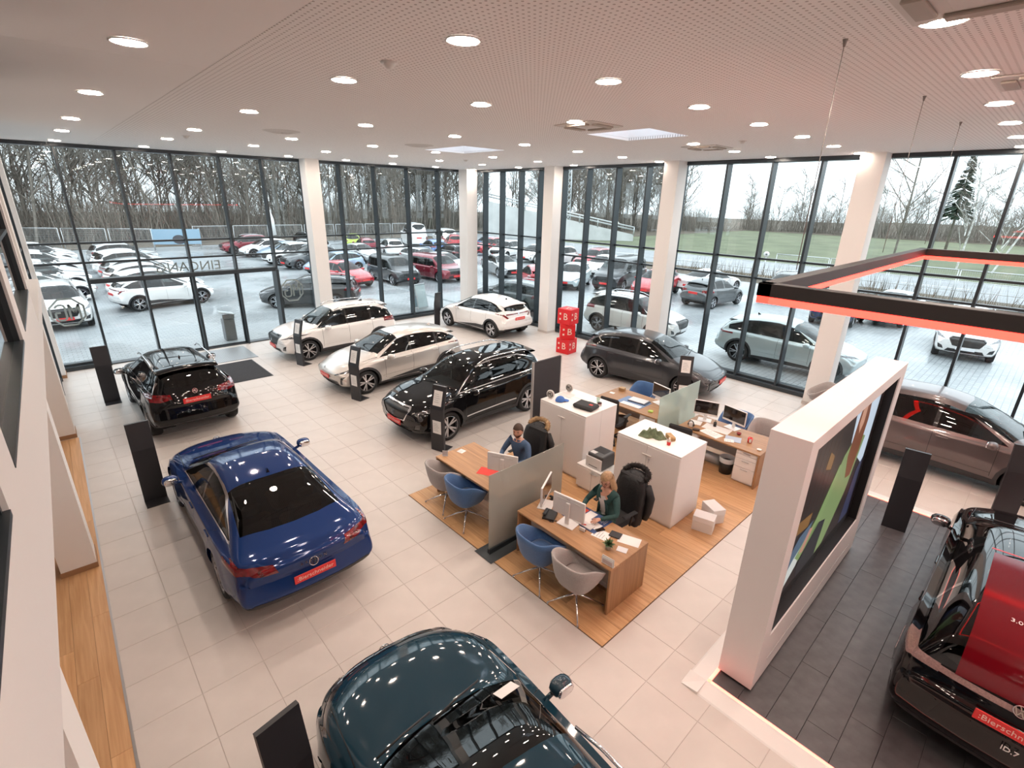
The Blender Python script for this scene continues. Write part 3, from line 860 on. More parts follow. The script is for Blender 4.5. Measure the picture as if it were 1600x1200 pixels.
for k, (v, d, x, y) in enumerate(cells):
    if k < 296 and not v: inst('tile', tile_me, floor, (x, y, 0))
    else: rest.box(x + .003, x + tp_x - .003, y + .003, y + tp_y - .003, -.012, 0)
tag(rest.build('tile_field', tile_m, floor), kind='stuff')
# oak inlay under the desks, planks running away from the viewer
oak = wood('oak floor', (.50, .27, .12), (.68, .41, .21), 1, .42)
pl = .1938; plank_me = []
n_row = 35
inlay = struct('trim_1', label='oak plank floor laid under the office desks')
MB().box(4.08, 10.92, 2.62, 7.13, -.004, .001).build('plank_bed', M('dark joint', (.12, .07, .04), .8), inlay)
pm = {}
def plank(parent, x0, x1, y0, y1, z, mat, key=None, name='plank'):
    k = (round(x1 - x0, 3), round(y1 - y0, 3), mat.name)
    if k not in pm: pm[k] = MB().rbox(0, x1 - x0, 0, y1 - y0, -.004, .004, .0015).data(name, mat)
    inst(name, pm[k], parent, (x0, y0, z))
for i in range(n_row):
    x0 = 4.09 + i * pl; cuts = [2.63] + [[4.05, 5.85], [3.4, 5.2, 6.6], [4.6, 6.2]][i % 3] + [7.12]
    for a, b in zip(cuts, cuts[1:]): plank(inlay, x0 + .001, x0 + pl - .001, a + .001, b - .001, .005, oak)
# oak strip inside the arcade on the left
side = struct('trim_2', (-.36, 0, 0), TILT, 'oak plank floor behind the white pillars of the arcade')
for i in range(14):
    x0 = -.09 - (i + 1) * .2
    if i < 8:
        cuts = [-2.0] + [[0.4, 2.9, 5.0, 7.3, 9.9], [1.5, 3.8, 6.2, 8.6, 11.2], [-.3, 2.2, 4.4, 6.8, 9.2, 11.6]][i % 3] + [13.9]
        for a, b in zip(cuts, cuts[1:]): plank(side, x0 + .001, x0 + .199, a + .001, b - .001, .005, oak)
MB().box(-.115, -.09, -2, 13.9, 0, .012).build('edge_strip', STEEL(), side)
# ---- ceiling
def perforated():
    m, t, b = _base('perforated ceiling')
    tcn = t.nodes.new('ShaderNodeTexCoord')
    sc_ = t.nodes.new('ShaderNodeVectorMath'); sc_.operation = 'SCALE'; sc_.inputs['Scale'].default_value = 1 / .056
    fr = t.nodes.new('ShaderNodeVectorMath'); fr.operation = 'FRACTION'
    sb = t.nodes.new('ShaderNodeVectorMath'); sb.operation = 'SUBTRACT'; sb.inputs[1].default_value = (.5, .5, 0)
    sp = t.nodes.new('ShaderNodeSeparateXYZ'); cb = t.nodes.new('ShaderNodeCombineXYZ')
    ln = t.nodes.new('ShaderNodeVectorMath'); ln.operation = 'LENGTH'
    lt = t.nodes.new('ShaderNodeMath'); lt.operation = 'LESS_THAN'; lt.inputs[1].default_value = .19
    mixc = t.nodes.new('ShaderNodeMixRGB'); mixc.inputs[1].default_value = (.90, .885, .875, 1); mixc.inputs[2].default_value = (.48, .45, .44, 1)
    L_ = t.links.new
    L_(tcn.outputs['Object'], sc_.inputs[0]); L_(sc_.outputs[0], fr.inputs[0]); L_(fr.outputs[0], sb.inputs[0]); L_(sb.outputs[0], sp.inputs[0])
    L_(sp.outputs['X'], cb.inputs['X']); L_(sp.outputs['Y'], cb.inputs['Y']); L_(cb.outputs[0], ln.inputs[0]); L_(ln.outputs['Value'], lt.inputs[0])
    L_(lt.outputs[0], mixc.inputs[0]); L_(mixc.outputs[0], b.inputs['Base Color']); b.inputs['Roughness'].default_value = .9
    return m
plaster = M('ceiling plaster', (.90, .885, .875), .9)
perf = perforated()
ceil = struct('ceiling')
xs_ = [-4.3, 1.7, 8.25, 9.6, XG + .3]; ys_ = [-7, 5.5, 6.55, 6.9, 10.75, 12.5, YG + .3]
holes = {(2, 1), (2, 2), (2, 4)}
for i in range(4):
    b = MB()
    for j in range(6):
        if (i, j) in holes: continue
        g = .004
        b.box(xs_[i] + (g if i == 1 else 0), xs_[i + 1], ys_[j] + (g if j == 2 else 0), ys_[j + 1], ZC, ZC + .05)
    b.build('ceiling_panel', plaster if i == 0 else perf, ceil)
MB().box(-4.3, 8.19, -7, YG + .3, ZC + .055, ZC + .3).box(9.66, XG + .3, -7, YG + .3, ZC + .055, ZC + .3).build('roof_slab', M('roof dark', (.05, .05, .05), .9), ceil)
MB().box(8.19, 9.66, -7, 5.44, ZC + .055, ZC + .3).box(8.19, 9.66, 6.96, 10.69, ZC + .055, ZC + .3).box(8.19, 9.66, 12.56, YG + .3, ZC + .055, ZC + .3).build('roof_slab', M('roof dark'), ceil)
for k, (y0, y1) in enumerate(((5.5, 6.9), (10.75, 12.5))):
    w = struct('window_%d' % (4 + k), label='square skylight in the ceiling')
    b = MB()
    for bx in ((8.2, 8.25, y0, y1), (9.6, 9.65, y0, y1), (8.2, 9.65, y0 - .05, y0), (8.2, 9.65, y1, y1 + .05)): b.box(*bx, ZC + .052, ZC + .7)
    b.build('light_shaft', M('shaft white', (.85, .85, .85), .8), w)
    MB().box(8.2, 9.65, y0, y1, ZC + .66, ZC + .68).build('pane', G('skylight glass', (.95, .97, 1), (.04, .9)), w)
# ---- facades
def facade(name, org, rz, mull, u1, label, doors=None, gap=()):
    t = struct(name, org, rz, label)
    MB().rbox(-.1, u1, -.30, .06, ZC - .10, ZC - .001, .01).build('head_rail', FRAME_M, t)
    for z in (3.72, 3.155):
        b = MB()
        b.rbox(-.1, u1, -.10, .02, z - .028, z + .028, .006); b.build('transom', FRAME_M, t)
    segs = [(-.1, u1)] if not doors else [(-.1, doors[0]), (doors[1], u1)]
    for a, c in segs:
        MB().rbox(a, c, -.285, -.15, 0, .13, .01).rbox(a, c, -.16, .06, 0, .20, .01).build('base_rail', FRAME_M, t)
    md = None
    me = MB().rbox(-.03, .03, -.285, .02, 0, ZC - .1, .006).data('mullion', FRAME_M)
    me2 = MB().rbox(-.03, .03, -.285, .02, 2.62, ZC - .1, .006).data('mullion', FRAME_M)
    for u in mull:
        inst('mullion', me, t, (u, 0, 0))
    us = [-.1] + list(mull) + [u1]
    for a, c in zip(us, us[1:]):
        if c - a < .3: continue
        for z0, z1 in ((.2 if not (doors and a > doors[0] - .2 and c < doors[1] + .2) else .05, 3.13), (3.183, 3.692), (3.748, ZC - .1)):
            MB().box(a + .03, c - .03, -.012, 0, z0, z1).build('pane', PANE, t)
    return t
mL = [x * 1.0127 + .25 for x in (.93, 2.27, 3.63, 4.97, 6.28, 7.62, 9.02, 10.47, 11.98, 13.50, 14.85)]
fl_ = facade('window_1', (-.25, YG, 0), 0, mL, XG + .25, 'tall glass front with the entrance, dark mullions', doors=(.95 + .25, 6.35 + .25))
mR = [YG - y for y in (18.60, 17.44, 16.24, 15.13, 13.84, 12.66, 11.36, 10.13, 8.85, 7.44, 6.16, 4.93, 3.6, 2.27, 1.18, -.1, -1.4, -2.7, -4.0, -5.3)]
fr_ = facade('window_2', (XG, YG, 0), -PI / 2, mR, YG + 7, 'long glass front along the right, dark mullions')
# entrance portal
dr = struct('door_1', (-.25, YG, 0), 0, 'glazed entrance doors with dark frames')
MB().rbox(1.20, 6.58, -.36, -.02, 2.56, 2.70, .012).build('door_header', FRAME_M, dr)
for a in (2.54, 3.92):
    MB().rbox(a, a + .05, -.10, -.03, .03, 2.56, .006).rbox(a + 1.29, a + 1.34, -.10, -.03, .03, 2.56, .006).rbox(a, a + 1.34, -.10, -.03, .0, .07, .006).build('door_leaf', FRAME_M, dr)
MB().rbox(1.2, 6.5, -.2, .1, 0, .035, .006).build('threshold', FRAME_M, dr)
MB().rbox(6.50, 6.60, -.5, -.02, 0, 2.62, .01).build('door_post', FRAME_M, dr)
# film lettering on the glass, readable from outside (mirrored from in here)
film = M('frosted film grey', (.42, .43, .43), .6)
sg = text('film_lettering', 'EINGANG', .43, film, fl_, frame((3.90, .006, 2.85), (-1, 0, 0), (0, 0, 1)), .001)
for x in (.53, 7.16):
    octagon('film_emblem', fl_, frame((x, .010, 1.74), (-1, 0, 0), (0, 0, 1)), .45, film, depth=.004)
# ---- columns
colw = M('column white', (.82, .80, .78), .6)
plinth = M('plinth grey', (.62, .57, .54), .6)
def column(x0, x1, y0, y1, label, z1=ZC, par=None, loc=(0, 0, 0), rz=0, base=plinth):
    t = struct('column', loc, rz, label)
    MB().box(x0, x1, y0, y1, 0, z1).build('column_shaft', colw, t)
    MB().box(x0 - .012, x1 + .012, y0 - .012, y1 + .012, 0, .09).build('plinth', base, t)
    return t
column(14.72, 15.30, 18.98, 19.58, 'white column in the corner of the two glass fronts')
column(14.85, 15.36, 13.84, 14.36, 'white column beside the red cubes')
column(14.85, 15.36, 8.72, 9.22, 'white column behind the grey car')
column(14.85, 15.36, 3.46, 3.98, 'white column behind the screen wall')
column(14.85, 15.36, -1.8, -1.28, 'white column behind the brown car')
column(7.62, 8.12, 19.08, 19.6, 'white column by the entrance glass')
woodplinth = M('oak plinth', (.34, .19, .10), .5)
for y in (-2.6, 2.95, 8.45, 13.96, 19.0):
    column(-.55, -.15, y, y + .5, 'white pillar of the arcade under the mezzanine', 3.3 if y < 13 else ZC, None, (-.36, 0, 0), TILT, woodplinth)
# ---- mezzanine wall on the left
wl = struct('wall_left', (-.36, 0, 0), TILT)
wallp = M('wall paint', (.66, .645, .64), .7)
wins = [(-5.5, 2.63), (3.13, 5.9), (6.4, 9.0)]
b = MB()
b.box(-.3, 0, -7, 9.2, 3.3, 3.95).box(-.3, 0, -7, 9.2, 6.3, ZC).box(-.3, 0, 9.2, 13.96, 3.3, 3.5)
py = [-7] + [v for w in wins for v in w] + [9.2]
for a, c in zip(py[::2], py[1::2]): b.box(-.3, 0, a, c, 3.95, 6.3)
b.build('wall_face', wallp, wl)
MB().box(-4.0, -.3, -7, 13.95, 3.3, 3.6).build('mezzanine_slab', wallp, wl)
MB().box(-4.0, -3.9, -7, 14, 0, ZC).build('wall_rear', wallp, wl)
MB().box(-4.0, -.56, 13.98, 14.05, 0, ZC).build('wall_cross', wallp, wl)
for a, c in wins:
    w = struct('window_3', (-.36, 0, 0), TILT, 'office window in the mezzanine wall')
    f = MB().box(-.16, .004, a, c, 3.95, 3.98).box(-.16, -.02, a, c, 6.27, 6.3).box(-.16, -.02, a, a + .03, 3.98, 6.27).box(-.16, -.02, c - .03, c, 3.98, 6.27).box(-.16, -.02, a + .03, c - .03, 4.69, 4.73)
    f.build('window_frame', FRAME_M, w)
    for z0, z1 in ((3.98, 4.69), (4.73, 6.27)): MB().box(-.07, -.058, a + .03, c - .03, z0, z1).build('pane', G('office glass', (.35, .4, .4), (.08, .9)), w)
w = struct('window_6', (-.36, 0, 0), TILT, 'glass side front at the far left')
b = MB()
for z in (.1, 3.155, 3.72, ZC - .06): b.box(-.36, -.26, 14.0, 19.6, z - .03, z + .03)
b.build('transom', FRAME_M, w)
for a in (14.5, 15.9, 17.3, 18.7): MB().rbox(-.45, -.24, a - .03, a + .03, 0, ZC - .03, .006).build('mullion', FRAME_M, w)
for a, c in ((14.5, 15.9), (15.9, 17.3), (17.3, 18.7), (18.7, 19.3)): MB().box(-.31, -.30, a + .03, c - .03, .13, ZC - .09).build('pane', PANE, w)
# ---- walls behind the viewer
struct_b = struct('wall_back'); MB().box(-4.2, XG, -7.2, -7, 0, ZC).build('wall_face', wallp, struct_b)
# ---- downlights
GRID = {.97: (1.0, 5.93, 9.22, 12.74, 15.5, 18.7), 2.9: (1.0, 3.77, 5.92, 9.22, 12.74, 15.45, 18.7), 4.85: (1.0, 3.8, 5.93, 9.2, 12.75, 15.45, 18.5), 6.85: (1.02, 3.83, 5.98, 9.22, 12.7, 15.5, 18.46),
        8.85: (1.05, 3.88, 9.23, 12.82, 15.14, 18.42), 10.85: (1.1, 3.92, 6.09, 9.32, 12.7, 15.52, 18.64), 12.9: (1.15, 4.0, 6.14, 9.4, 12.8, 15.7, 18.74), 14.85: (1.2, 4.0, 6.06, 9.42, 12.9, 15.8, 18.72)}
ring = MB().lathe([(.125, -.001), (.145, -.004), (.15, -.014), (.135, -.016), (.122, -.006)], 24).data('trim_ring', M('lamp trim', (.75, .74, .73), .5))
lens = MB().lathe([(0, -.022), (.08, -.021), (.118, -.016), (.123, -.006)], 24).data('lamp_lens', M('lamp light', (1, 1, 1), .5, emit=(1.0, .83, .70), estr=DOWNLIGHT))
for gx, gy_ in GRID.items():
    for gy in list(gy_) + [-1.8, -4.6]:
        t = thing('ceiling_light', 'round recessed white downlight glowing in the ceiling', 'downlight', (gx, gy, ZC), 0, 'round downlights of the ceiling grid')
        inst('trim_ring', ring, t); inst('lamp_lens', lens, t)
# ---- other ceiling fittings
sm = MB().lathe([(.0, -.055), (.03, -.055), (.045, -.04), (.055, -.02), (.055, -.008), (.085, -.008), (.085, 0)], 18).data('smoke_detector', M('detector white', (.7, .68, .66), .5))
for (x, y), lb in zip(((2.86, 4.87), (3.06, 14.3), (11.2, 14.5), (10.93, 5.07)), ('smoke detector nearest the viewer on the perforated ceiling', 'small smoke detector over the entrance side', 'small smoke detector over the far corner', 'small smoke detector over the right-hand desks')):
    tag(inst('smoke_detector', sm, None, (x, y, ZC)), lb, 'detector')
vent_m = M('vent white', (.66, .63, .60), .6)
for (x, y), lb in zip(((4.19, 11.5), (7.5, 11.56), (7.34, 6.1), (11.7, 6.22), (7.51, .95 - .4), (4.4, .95 - .2)), ('round ceiling vent left of the first row of lamps', 'round ceiling vent near the far skylight', 'square ceiling vent beside the near skylight', 'flat ceiling vent at the far right', 'big square ceiling vent at the right edge', 'big square ceiling vent at the top right corner')):
    t = thing('ceiling_vent', lb, 'vent', (x, y, ZC))
    if lb.startswith('round'):
        MB().lathe([(.02, -.03), (.10, -.012), (.12, -.03), (.2, -.012), (.22, -.03), (.33, -.006), (.36, 0)], 28).build('vent_cone', vent_m, t)
    else:
        MB().rbox(-.42, .42, -.42, .42, -.02, 0, .01).build('vent_frame', vent_m, t)
        for k in range(4):
            MB().T; b = MB(); a = k * PI / 2; b.T = Matrix.Rotation(a, 4, 'Z'); b.rbox(-.22, .22, .24, .36, -.045, -.018, .008); b.build('vent_blade', M('vent shade', (.42, .37, .32), .6), t)
        MB().rbox(-.16, .16, -.16, .16, -.035, -.018, .01).build('vent_grille', vent_m, t)
# ---- outside ground
def paving():
    m, t, b = _base('wet paving')
    tcn = t.nodes.new('ShaderNodeTexCoord'); br = t.nodes.new('ShaderNodeTexBrick')
    br.inputs['Scale'].default_value = 1.0; br.inputs['Brick Width'].default_value = .24; br.inputs['Row Height'].default_value = .16
    br.inputs['Mortar Size'].default_value = .012; br.inputs['Color1'].default_value = (.31, .33, .34, 1); br.inputs['Color2'].default_value = (.37, .39, .40, 1); br.inputs['Mortar'].default_value = (.22, .23, .24, 1)
    nz = t.nodes.new('ShaderNodeTexNoise'); nz.inputs['Scale'].default_value = .25; nz.inputs['Detail'].default_value = 4
    rr = t.nodes.new('ShaderNodeMapRange'); rr.inputs['From Min'].default_value = .35; rr.inputs['From Max'].default_value = .65; rr.inputs['To Min'].default_value = .12; rr.inputs['To Max'].default_value = .5
    L_ = t.links.new
    L_(tcn.outputs['Object'], br.inputs['Vector']); L_(tcn.outputs['Object'], nz.inputs['Vector']); L_(nz.outputs[0], rr.inputs['Value'])
    L_(br.outputs['Color'], b.inputs['Base Color']); L_(rr.outputs[0], b.inputs['Roughness'])
    return m
pav = paving()
g = struct('ground'); 
MB().box(-60, XG, YG + .3, 62, -.2, -.02).box(XG + .3, 37, -40, 62, -.2, -.02).box(-60, -4.3, -40, 62, -.2, -.02).box(-5, XG + .4, YG, YG + .4, -.2, -.022).box(XG, XG + .4, -40, YG, -.2, -.022).build('paving_field', pav, g)
# ================================================================ showroom cars
P_WHITE = paint('pearl white', (.80, .79, .78)); P_SILVER = paint('warm silver', (.56, .53, .50), .55, .3); P_BLACK = M('paint deep black', (.004, .004, .005), .045, 0, 0)
P_BLUE = M('paint lapis blue', (.012, .040, .16), .07, .15); P_TEAL = M('paint petrol blue', (.010, .036, .056), .05); P_GREY = paint('graphite grey', (.05, .052, .058), .5, .28)
P_BROWN = paint('mauve grey', (.13, .105, .105), .5, .3)
TAN = M('tan leather', (.30, .155, .085), .6)
car('compact_suv', 'white compact SUV by the entrance glass, front with red plate to the left', 'suv', P_WHITE, (7.24, 17.1), 179, badge='octagon')
car('hatchback_car', 'silver electric hatchback parked between the white SUV and the black SUV', 'hatch', P_SILVER, (7.3, 13.17), 180, badge='octagon', style=1)
car('compact_suv', 'glossy black SUV with chrome grille and roof rails facing the office desks', 'suv', P_BLACK, (7.24, 9.37), 181.5, badge='octagon', style=1, trim=CHROME())
car('hatchback_car', 'white electric hatchback in the glass corner, seen from behind', 'hatch', P_WHITE, (13.36, 16.14), 93, badge='octagon', style=1, black_roof=False)
car('hatchback_car', 'dark grey electric hatchback behind the desks, front with red plate to the right', 'hatch', P_GREY, (13.15, 7.82), -81.5, badge='octagon', style=0)
car('compact_suv', 'black SUV seen from behind beside the black doormat', 'suv', P_BLACK, (1.85, 14.35), 91.2, badge='octagon', trim=CHROME())
tb, mb_ = car('fastback_car', 'dark blue fastback saloon with tan seats, seen from behind and above', 'fastback', P_BLUE, (1.77, 7.96), 89.6, badge='round', seatmat=TAN, trim=CHROME())
te, me_ = car('estate_car', 'petrol blue estate car at the bottom edge, bonnet and windscreen from above', 'estate', P_TEAL, (1.61, 1.46), 85.4, badge='round')
tk, mk = car('estate_car', 'black electric estate with a red reflection painted on its roof and rear window', 'tourer', P_BLACK, (7.87, -.80), 0, badge='round', tailmat=M('light bar', (.30, .20, .19), .25, coat=1.0, noise=.2, nscale=60))
car('crossover_car', 'mauve grey electric crossover behind the screen wall', 'crossover', P_BROWN, (13.43, .82), -90, badge='round', style=1)
# lettering on the blue fastback's tail
text('model_lettering', 'ARTEON', .055, CHROME(), tb, frame((mb_['_xat'](.79, True) - .012, 0, .80), (0, -1, 0), (.2, 0, 1)), .003, spacing=1.9)
# red reflection laid on the black estate as coloured sheets, with lettering
def roof_patch(m, s0, s1, hw0, hw1, off, n=10, k=7):
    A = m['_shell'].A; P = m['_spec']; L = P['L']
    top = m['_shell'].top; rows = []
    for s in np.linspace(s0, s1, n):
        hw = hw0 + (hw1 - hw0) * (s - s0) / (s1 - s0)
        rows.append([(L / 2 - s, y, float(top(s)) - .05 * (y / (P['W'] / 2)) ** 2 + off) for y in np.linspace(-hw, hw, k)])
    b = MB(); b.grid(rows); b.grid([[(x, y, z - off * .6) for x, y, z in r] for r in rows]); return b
REDREFL = M('painted red reflection', (.13, .003, .008), .10)
Lk = mk['_spec']['L']
roof_patch(mk, 3.10, 4.80, .47, .47, .012, 26).build('red_roof_reflection', REDREFL, tk)
roof_patch(mk, 3.0, 3.02, .50, .50, .012, 2).build('red_roof_line', M('red line', (.6, .01, .02), .3), tk)  # front edge of the reflected red, also a coloured sheet
text('film_lettering', '3.000 Fahrzeuge', .075, M('lettering white', (.8, .7, .7), .5), tk, frame((Lk / 2 - 4.25, 0, float(mk['_shell'].top(4.25)) + .016), (0, -1, 0), (1, 0, .12)), .001)  # white letters laid over the painted reflection
text('model_lettering', 'ID.7', .07, M('badge white', (.75, .75, .75), .4), tk, frame((mk['_xat'](.62, True) - .012, -.02, .68), (0, -1, 0), (.0, 0, 1)), .003)
for sg in (1,):
    b = text('side_lettering', 'Electric Car', .085, M('lettering white'), tk, frame((-Lk / 2 + .55, mk['_yat'](Lk - .55, .80) + .02, .86), (-1, 0, 0), (0, -.12, 1)), .001)
# sunroof and paper on the petrol estate
roof_patch(me_, 2.42, 3.5, .42, .42, .010, 8).build('sunroof_frame', PIANO(), te)
roof_patch(me_, 2.55, 3.4, .36, .36, .016, 8).build('sunroof_glass', M('sunroof glass', (.05, .05, .055), .05, .2, coat=1.0), te)
Le = me_['_spec']['L']
MB().box(-.10, .10, -.07, .07, 0, .003).build('price_card', M('paper white', (.80, .79, .77), .7), te).matrix_local = frame((Le / 2 - 1.48, -.50, float(me_['_shell'].top(1.48)) - .002), (0, -1, 0), (-.88, 0, .47))
# ================================================================ display pillars
PIL = M('display pillar', (.020, .020, .024), .42)
PAPER = M('paper white', (.80, .79, .77), .7)
def totem(label, x, y, rz, sheets=False, h=1.48):
    t = thing('display_pillar', label, 'display stand', (x, y, 0), math.radians(rz))
    # local: face looks along -y, foot plate reaches to -y
    pr = [(-.03, .012), (.0, .012), (.03, 1.0), (.10, h), (.055, h), (-.02, 1.0)] if not sheets else [(-.03, .012), (.03, .012), (.03, .98), (.16, h), (.10, h), (-.03, .98)]
    MB().prism(pr, -.17, .17, 'x').build('pillar_slab', PIL, t)
    (MB().rbox(-.17, .17, -.28, .03, 0, .012, .003) if not sheets else MB().rbox(-.17, .17, -.03, .30, 0, .012, .003)).build('foot_plate', PIL, t)
    if sheets:
        for z0, z1, sl in ((.42, .72, 0), (1.06, 1.38, .26)):
            b = MB(); y0 = -.034 + sl * (z0 - .98); y1 = -.034 + sl * (z1 - .98)
            b.add([(-.11, y0, z0), (.11, y0, z0), (.11, y1, z1), (-.11, y1, z1), (-.11, y0 + .003, z0), (.11, y0 + .003, z0), (.11, y1 + .003, z1), (-.11, y1 + .003, z1)], [(0, 1, 2, 3), (4, 7, 6, 5), (0, 4, 5, 1), (1, 5, 6, 2), (2, 6, 7, 3), (3, 7, 4, 0)])
            b.build('price_sheet', PAPER, t)
            for k in range(5): MB().box(-.08, .02 + .02 * (k % 3), y0 + (y1 - y0) * (.75 - k * .13) - .004, y0 + (y1 - y0) * (.75 - k * .13) - .0005, z0 + (z1 - z0) * (.75 - k * .13), z0 + (z1 - z0) * (.77 - k * .13)).build('print_line', M('print grey', (.35, .35, .36), .8), t)
    return t
totem('black display pillar left of the black SUV seen from behind', .60, 16.0, 0)
totem('black display pillar left of the blue fastback', .60, 9.98, 0)
totem('black display pillar at the bottom edge beside the petrol estate', .57, 3.05, 10)
totem('black display pillar with price sheets before the white SUV', 5.50, 15.95, -75, True)
totem('black display pillar with price sheets before the silver hatchback', 5.50, 12.05, -75, True)
totem('black display pillar with price sheets before the glossy black SUV', 5.52, 8.22, -72, True)
totem('black display pillar left of the white hatchback in the corner', 11.95, 17.55, 195)
totem('black display pillar with price sheets beside the grey hatchback', 11.72, 5.95, -60, True)
totem('black display pillar on the dark platform behind the black estate', 9.80, .80, -90 + 8)
totem('black display pillar beside the mauve grey crossover at the right edge', 11.5, -.42, -70)
# ================================================================ mats
RUGM = M('doormat dark', (.030, .031, .036), .95, noise=.4, nscale=60, bump=.4)
t = thing('doormat', 'black ribbed doormat inside the entrance', 'mat', (0, 0, 0))
MB().rbox(2.75, 4.46, 15.5, 17.55, 0, .012, .004).build('mat_field', RUGM, t)
MB().rbox(2.72, 4.49, 15.47, 17.58, 0, .006, .003).build('mat_edge', BLACKP(), t)
t = thing('entrance_grate', 'pale grey metal grate mat before the entrance doors', 'mat', (0, 0, 0))
MB().box(2.1, 4.76, 17.75, 19.45, 0, .006).build('grate_tray', M('grate grey', (.30, .31, .32), .45, .6), t)
b = MB()
for k in range(52): b.box(2.12 + k * .051, 2.15 + k * .051, 17.77, 19.43, .006, .012)
tag(b.build('grate_bars', M('grate bars', (.42, .43, .44), .35, .7), t), kind='stuff')
# ================================================================ platform, screen wall, light frame
DARKF = M('slate plank', (.085, .080, .085), .38, noise=.25, nscale=6.0)
LEDP = M('platform led', (1, .6, .5), .5, emit=(1.0, .11, .075), estr=2.0)
LEDF = M('frame led', (1, .2, .15), .5, emit=(1.0, .022, .015), estr=4.2)
pf = struct('trim_3', label='low dark display platform with a white kerb and red light line')
MB().box(4.62, 10.72, -4.6, 1.50, -.003, .012).build('platform_bed', M('platform joint', (.02, .02, .02), .8), pf)
pmw = .305; k = 0
for i in range(20):
    y1 = 1.49 - i * pmw; y0 = y1 - pmw
    if y0 < -4.6: break
    cuts = [4.63] + [4.63 + (.35, .75, 1.1)[i % 3] + 1.22 * j for j in range(5)] + [10.71]
    for a, c in zip(cuts, cuts[1:]):
        kk = (round(c - a, 3), 'slate')
        if kk not in pm: pm[kk] = MB().rbox(0, c - a - .003, 0, pmw - .003, -.004, .006, .002).data('plank', DARKF)
        inst('plank', pm[kk], pf, (a, y0, .018))
kb = M('kerb white', (.78, .76, .74), .45)
def kerb(pts): return MB().prism(pts, -4.8, 1.72, 'y')
kp = [(4.38, 0), (4.60, 0), (4.60, .034), (4.40, .010)]
MB().prism(kp, -4.8, 1.72, 'y').build('kerb', kb, pf)
MB().prism([(1.72, 0), (1.70, .010), (1.52, .034), (1.52, 0)], 4.38, 10.96, 'x').build('kerb', kb, pf)
MB().prism([(10.96, 0), (10.94, .010), (10.74, .034), (10.74, 0)], -4.8, 1.72, 'y').build('kerb', kb, pf)
for bx in ((4.60, 4.64, -4.6, 1.52), (4.60, 10.74, 1.48, 1.52), (10.70, 10.74, -4.6, 1.52)): MB().box(*bx, .012, .034).build('light_line', LEDP, pf)
# screen wall
sw = thing('screen_wall', 'tall white media wall with a recessed video screen on the dark platform', 'display wall', (0, 0, .024))
x0, x1, y0, y1, zh = 4.83, 8.62, 1.12, 1.50, 3.15
ox0, ox1, oz0, oz1 = 5.06, 8.34, .68, 3.0
swm = M('media wall white', (.78, .76, .75), .5)
b = MB(); b.box(x0, x1, y0 + .14, y1, .04, zh).box(x0, ox0, y0, y0 + .14, .04, zh).box(ox1, x1, y0, y0 + .14, .04, zh).box(ox0, ox1, y0, y0 + .14, .04, oz0).box(ox0, ox1, y0, y0 + .14, oz1, zh)
b.build('wall_body', swm, sw)
MB().box(x0 + .03, x1 - .03, y0 + .03, y1 - .03, 0, .04).build('shadow_base', BLACKP(), sw)
MB().box(ox0 + .1, ox1 - .1, y0 - .004, y0, .26, .268).build('panel_joint', M('joint grey', (.45, .42, .42), .7), sw)
MB().box(ox0 + .002, ox1 - .002, y0 + .125, y0 + .139, oz0 + .002, oz1 - .002).build('screen_backing', BLACKP(), sw)
LIN = BLACKP()
MB().box(ox0 + .0005, ox1 - .0005, y0 + .015, y0 + .124, oz0 + .0005, oz0 + .004).box(ox0 + .0005, ox1 - .0005, y0 + .015, y0 + .124, oz1 - .004, oz1 - .0005).box(ox0 + .0005, ox0 + .004, y0 + .015, y0 + .124, oz0, oz1).box(ox1 - .004, ox1 - .0005, y0 + .015, y0 + .124, oz0, oz1).build('screen_surround', LIN, sw)
sx0, sx1, sz0, sz1 = 5.10, 8.10, .86, 2.96
ys = y0 + .118
def scr(name, pts, col, lay, st=.42):
    q = [(sx0 + u * (sx1 - sx0), sz0 + v * (sz1 - sz0)) for u, v in pts]
    MB().prism(q, ys - .0008 * lay, ys - .0008 * lay + .0006, 'y').build(name, M('screen ' + name, (0, 0, 0), .3, emit=col, estr=st), screen)
screen = MB().rbox(sx0 - .01, sx1 + .01, ys + .001, y0 + .125, sz0 - .01, sz1 + .01, .003).build('video_screen', BLACKP(), sw)
# seen from the platform, u runs from the viewer's left end of the wall (x small) to the far end
scr('dark_room', [(0, 0), (1, 0), (1, 1), (0, 1)], (.016, .008, .007), 0)
for k in range(7): scr('wood_slat', [(.04 + k * .06, .42), (.055 + k * .06, .42), (.11 + k * .06, .93), (.095 + k * .06, .93)], (.05, .018, .008), 1)
scr('lamp_glow', [(.02, .55), (.05, .45), (.07, .92), (.035, .96)], (.40, .10, .02), 2)
scr('lit_shelf', [(.10, .40), (.30, .36), (.32, .44), (.12, .48)], (.28, .13, .03), 2)
scr('lit_shelf', [(.34, .70), (.42, .66), (.43, .74), (.36, .80)], (.30, .12, .03), 2)
scr('bright_sky', [(.62, .96), (.66, .72), (.74, .62), (1, .40), (1, 1), (.62, 1)], (.72, .85, 1.0), 2)
scr('bonnet', [(0, .0), (.0, .14), (.22, .34), (.36, .36), (.30, .20), (.12, 0)], (.10, .16, .24), 3)
scr('white_seat', [(0, 0), (.20, .20), (.33, .27), (.26, .12), (.10, 0)], (.75, .78, .74), 4)
scr('green_dress', [(.40, .28), (.52, .50), (.60, .66), (.74, .74), (.90, .66), (.80, .30), (.62, .02), (.50, .0)], (.24, .34, .13), 4)
scr('green_sleeve', [(.22, .20), (.40, .34), (.56, .62), (.62, .58), (.46, .28), (.28, .14)], (.26, .38, .14), 5)
scr('dark_trousers', [(.30, .0), (.52, .0), (.56, .24), (.42, .30), (.28, .10)], (.012, .014, .02), 5)
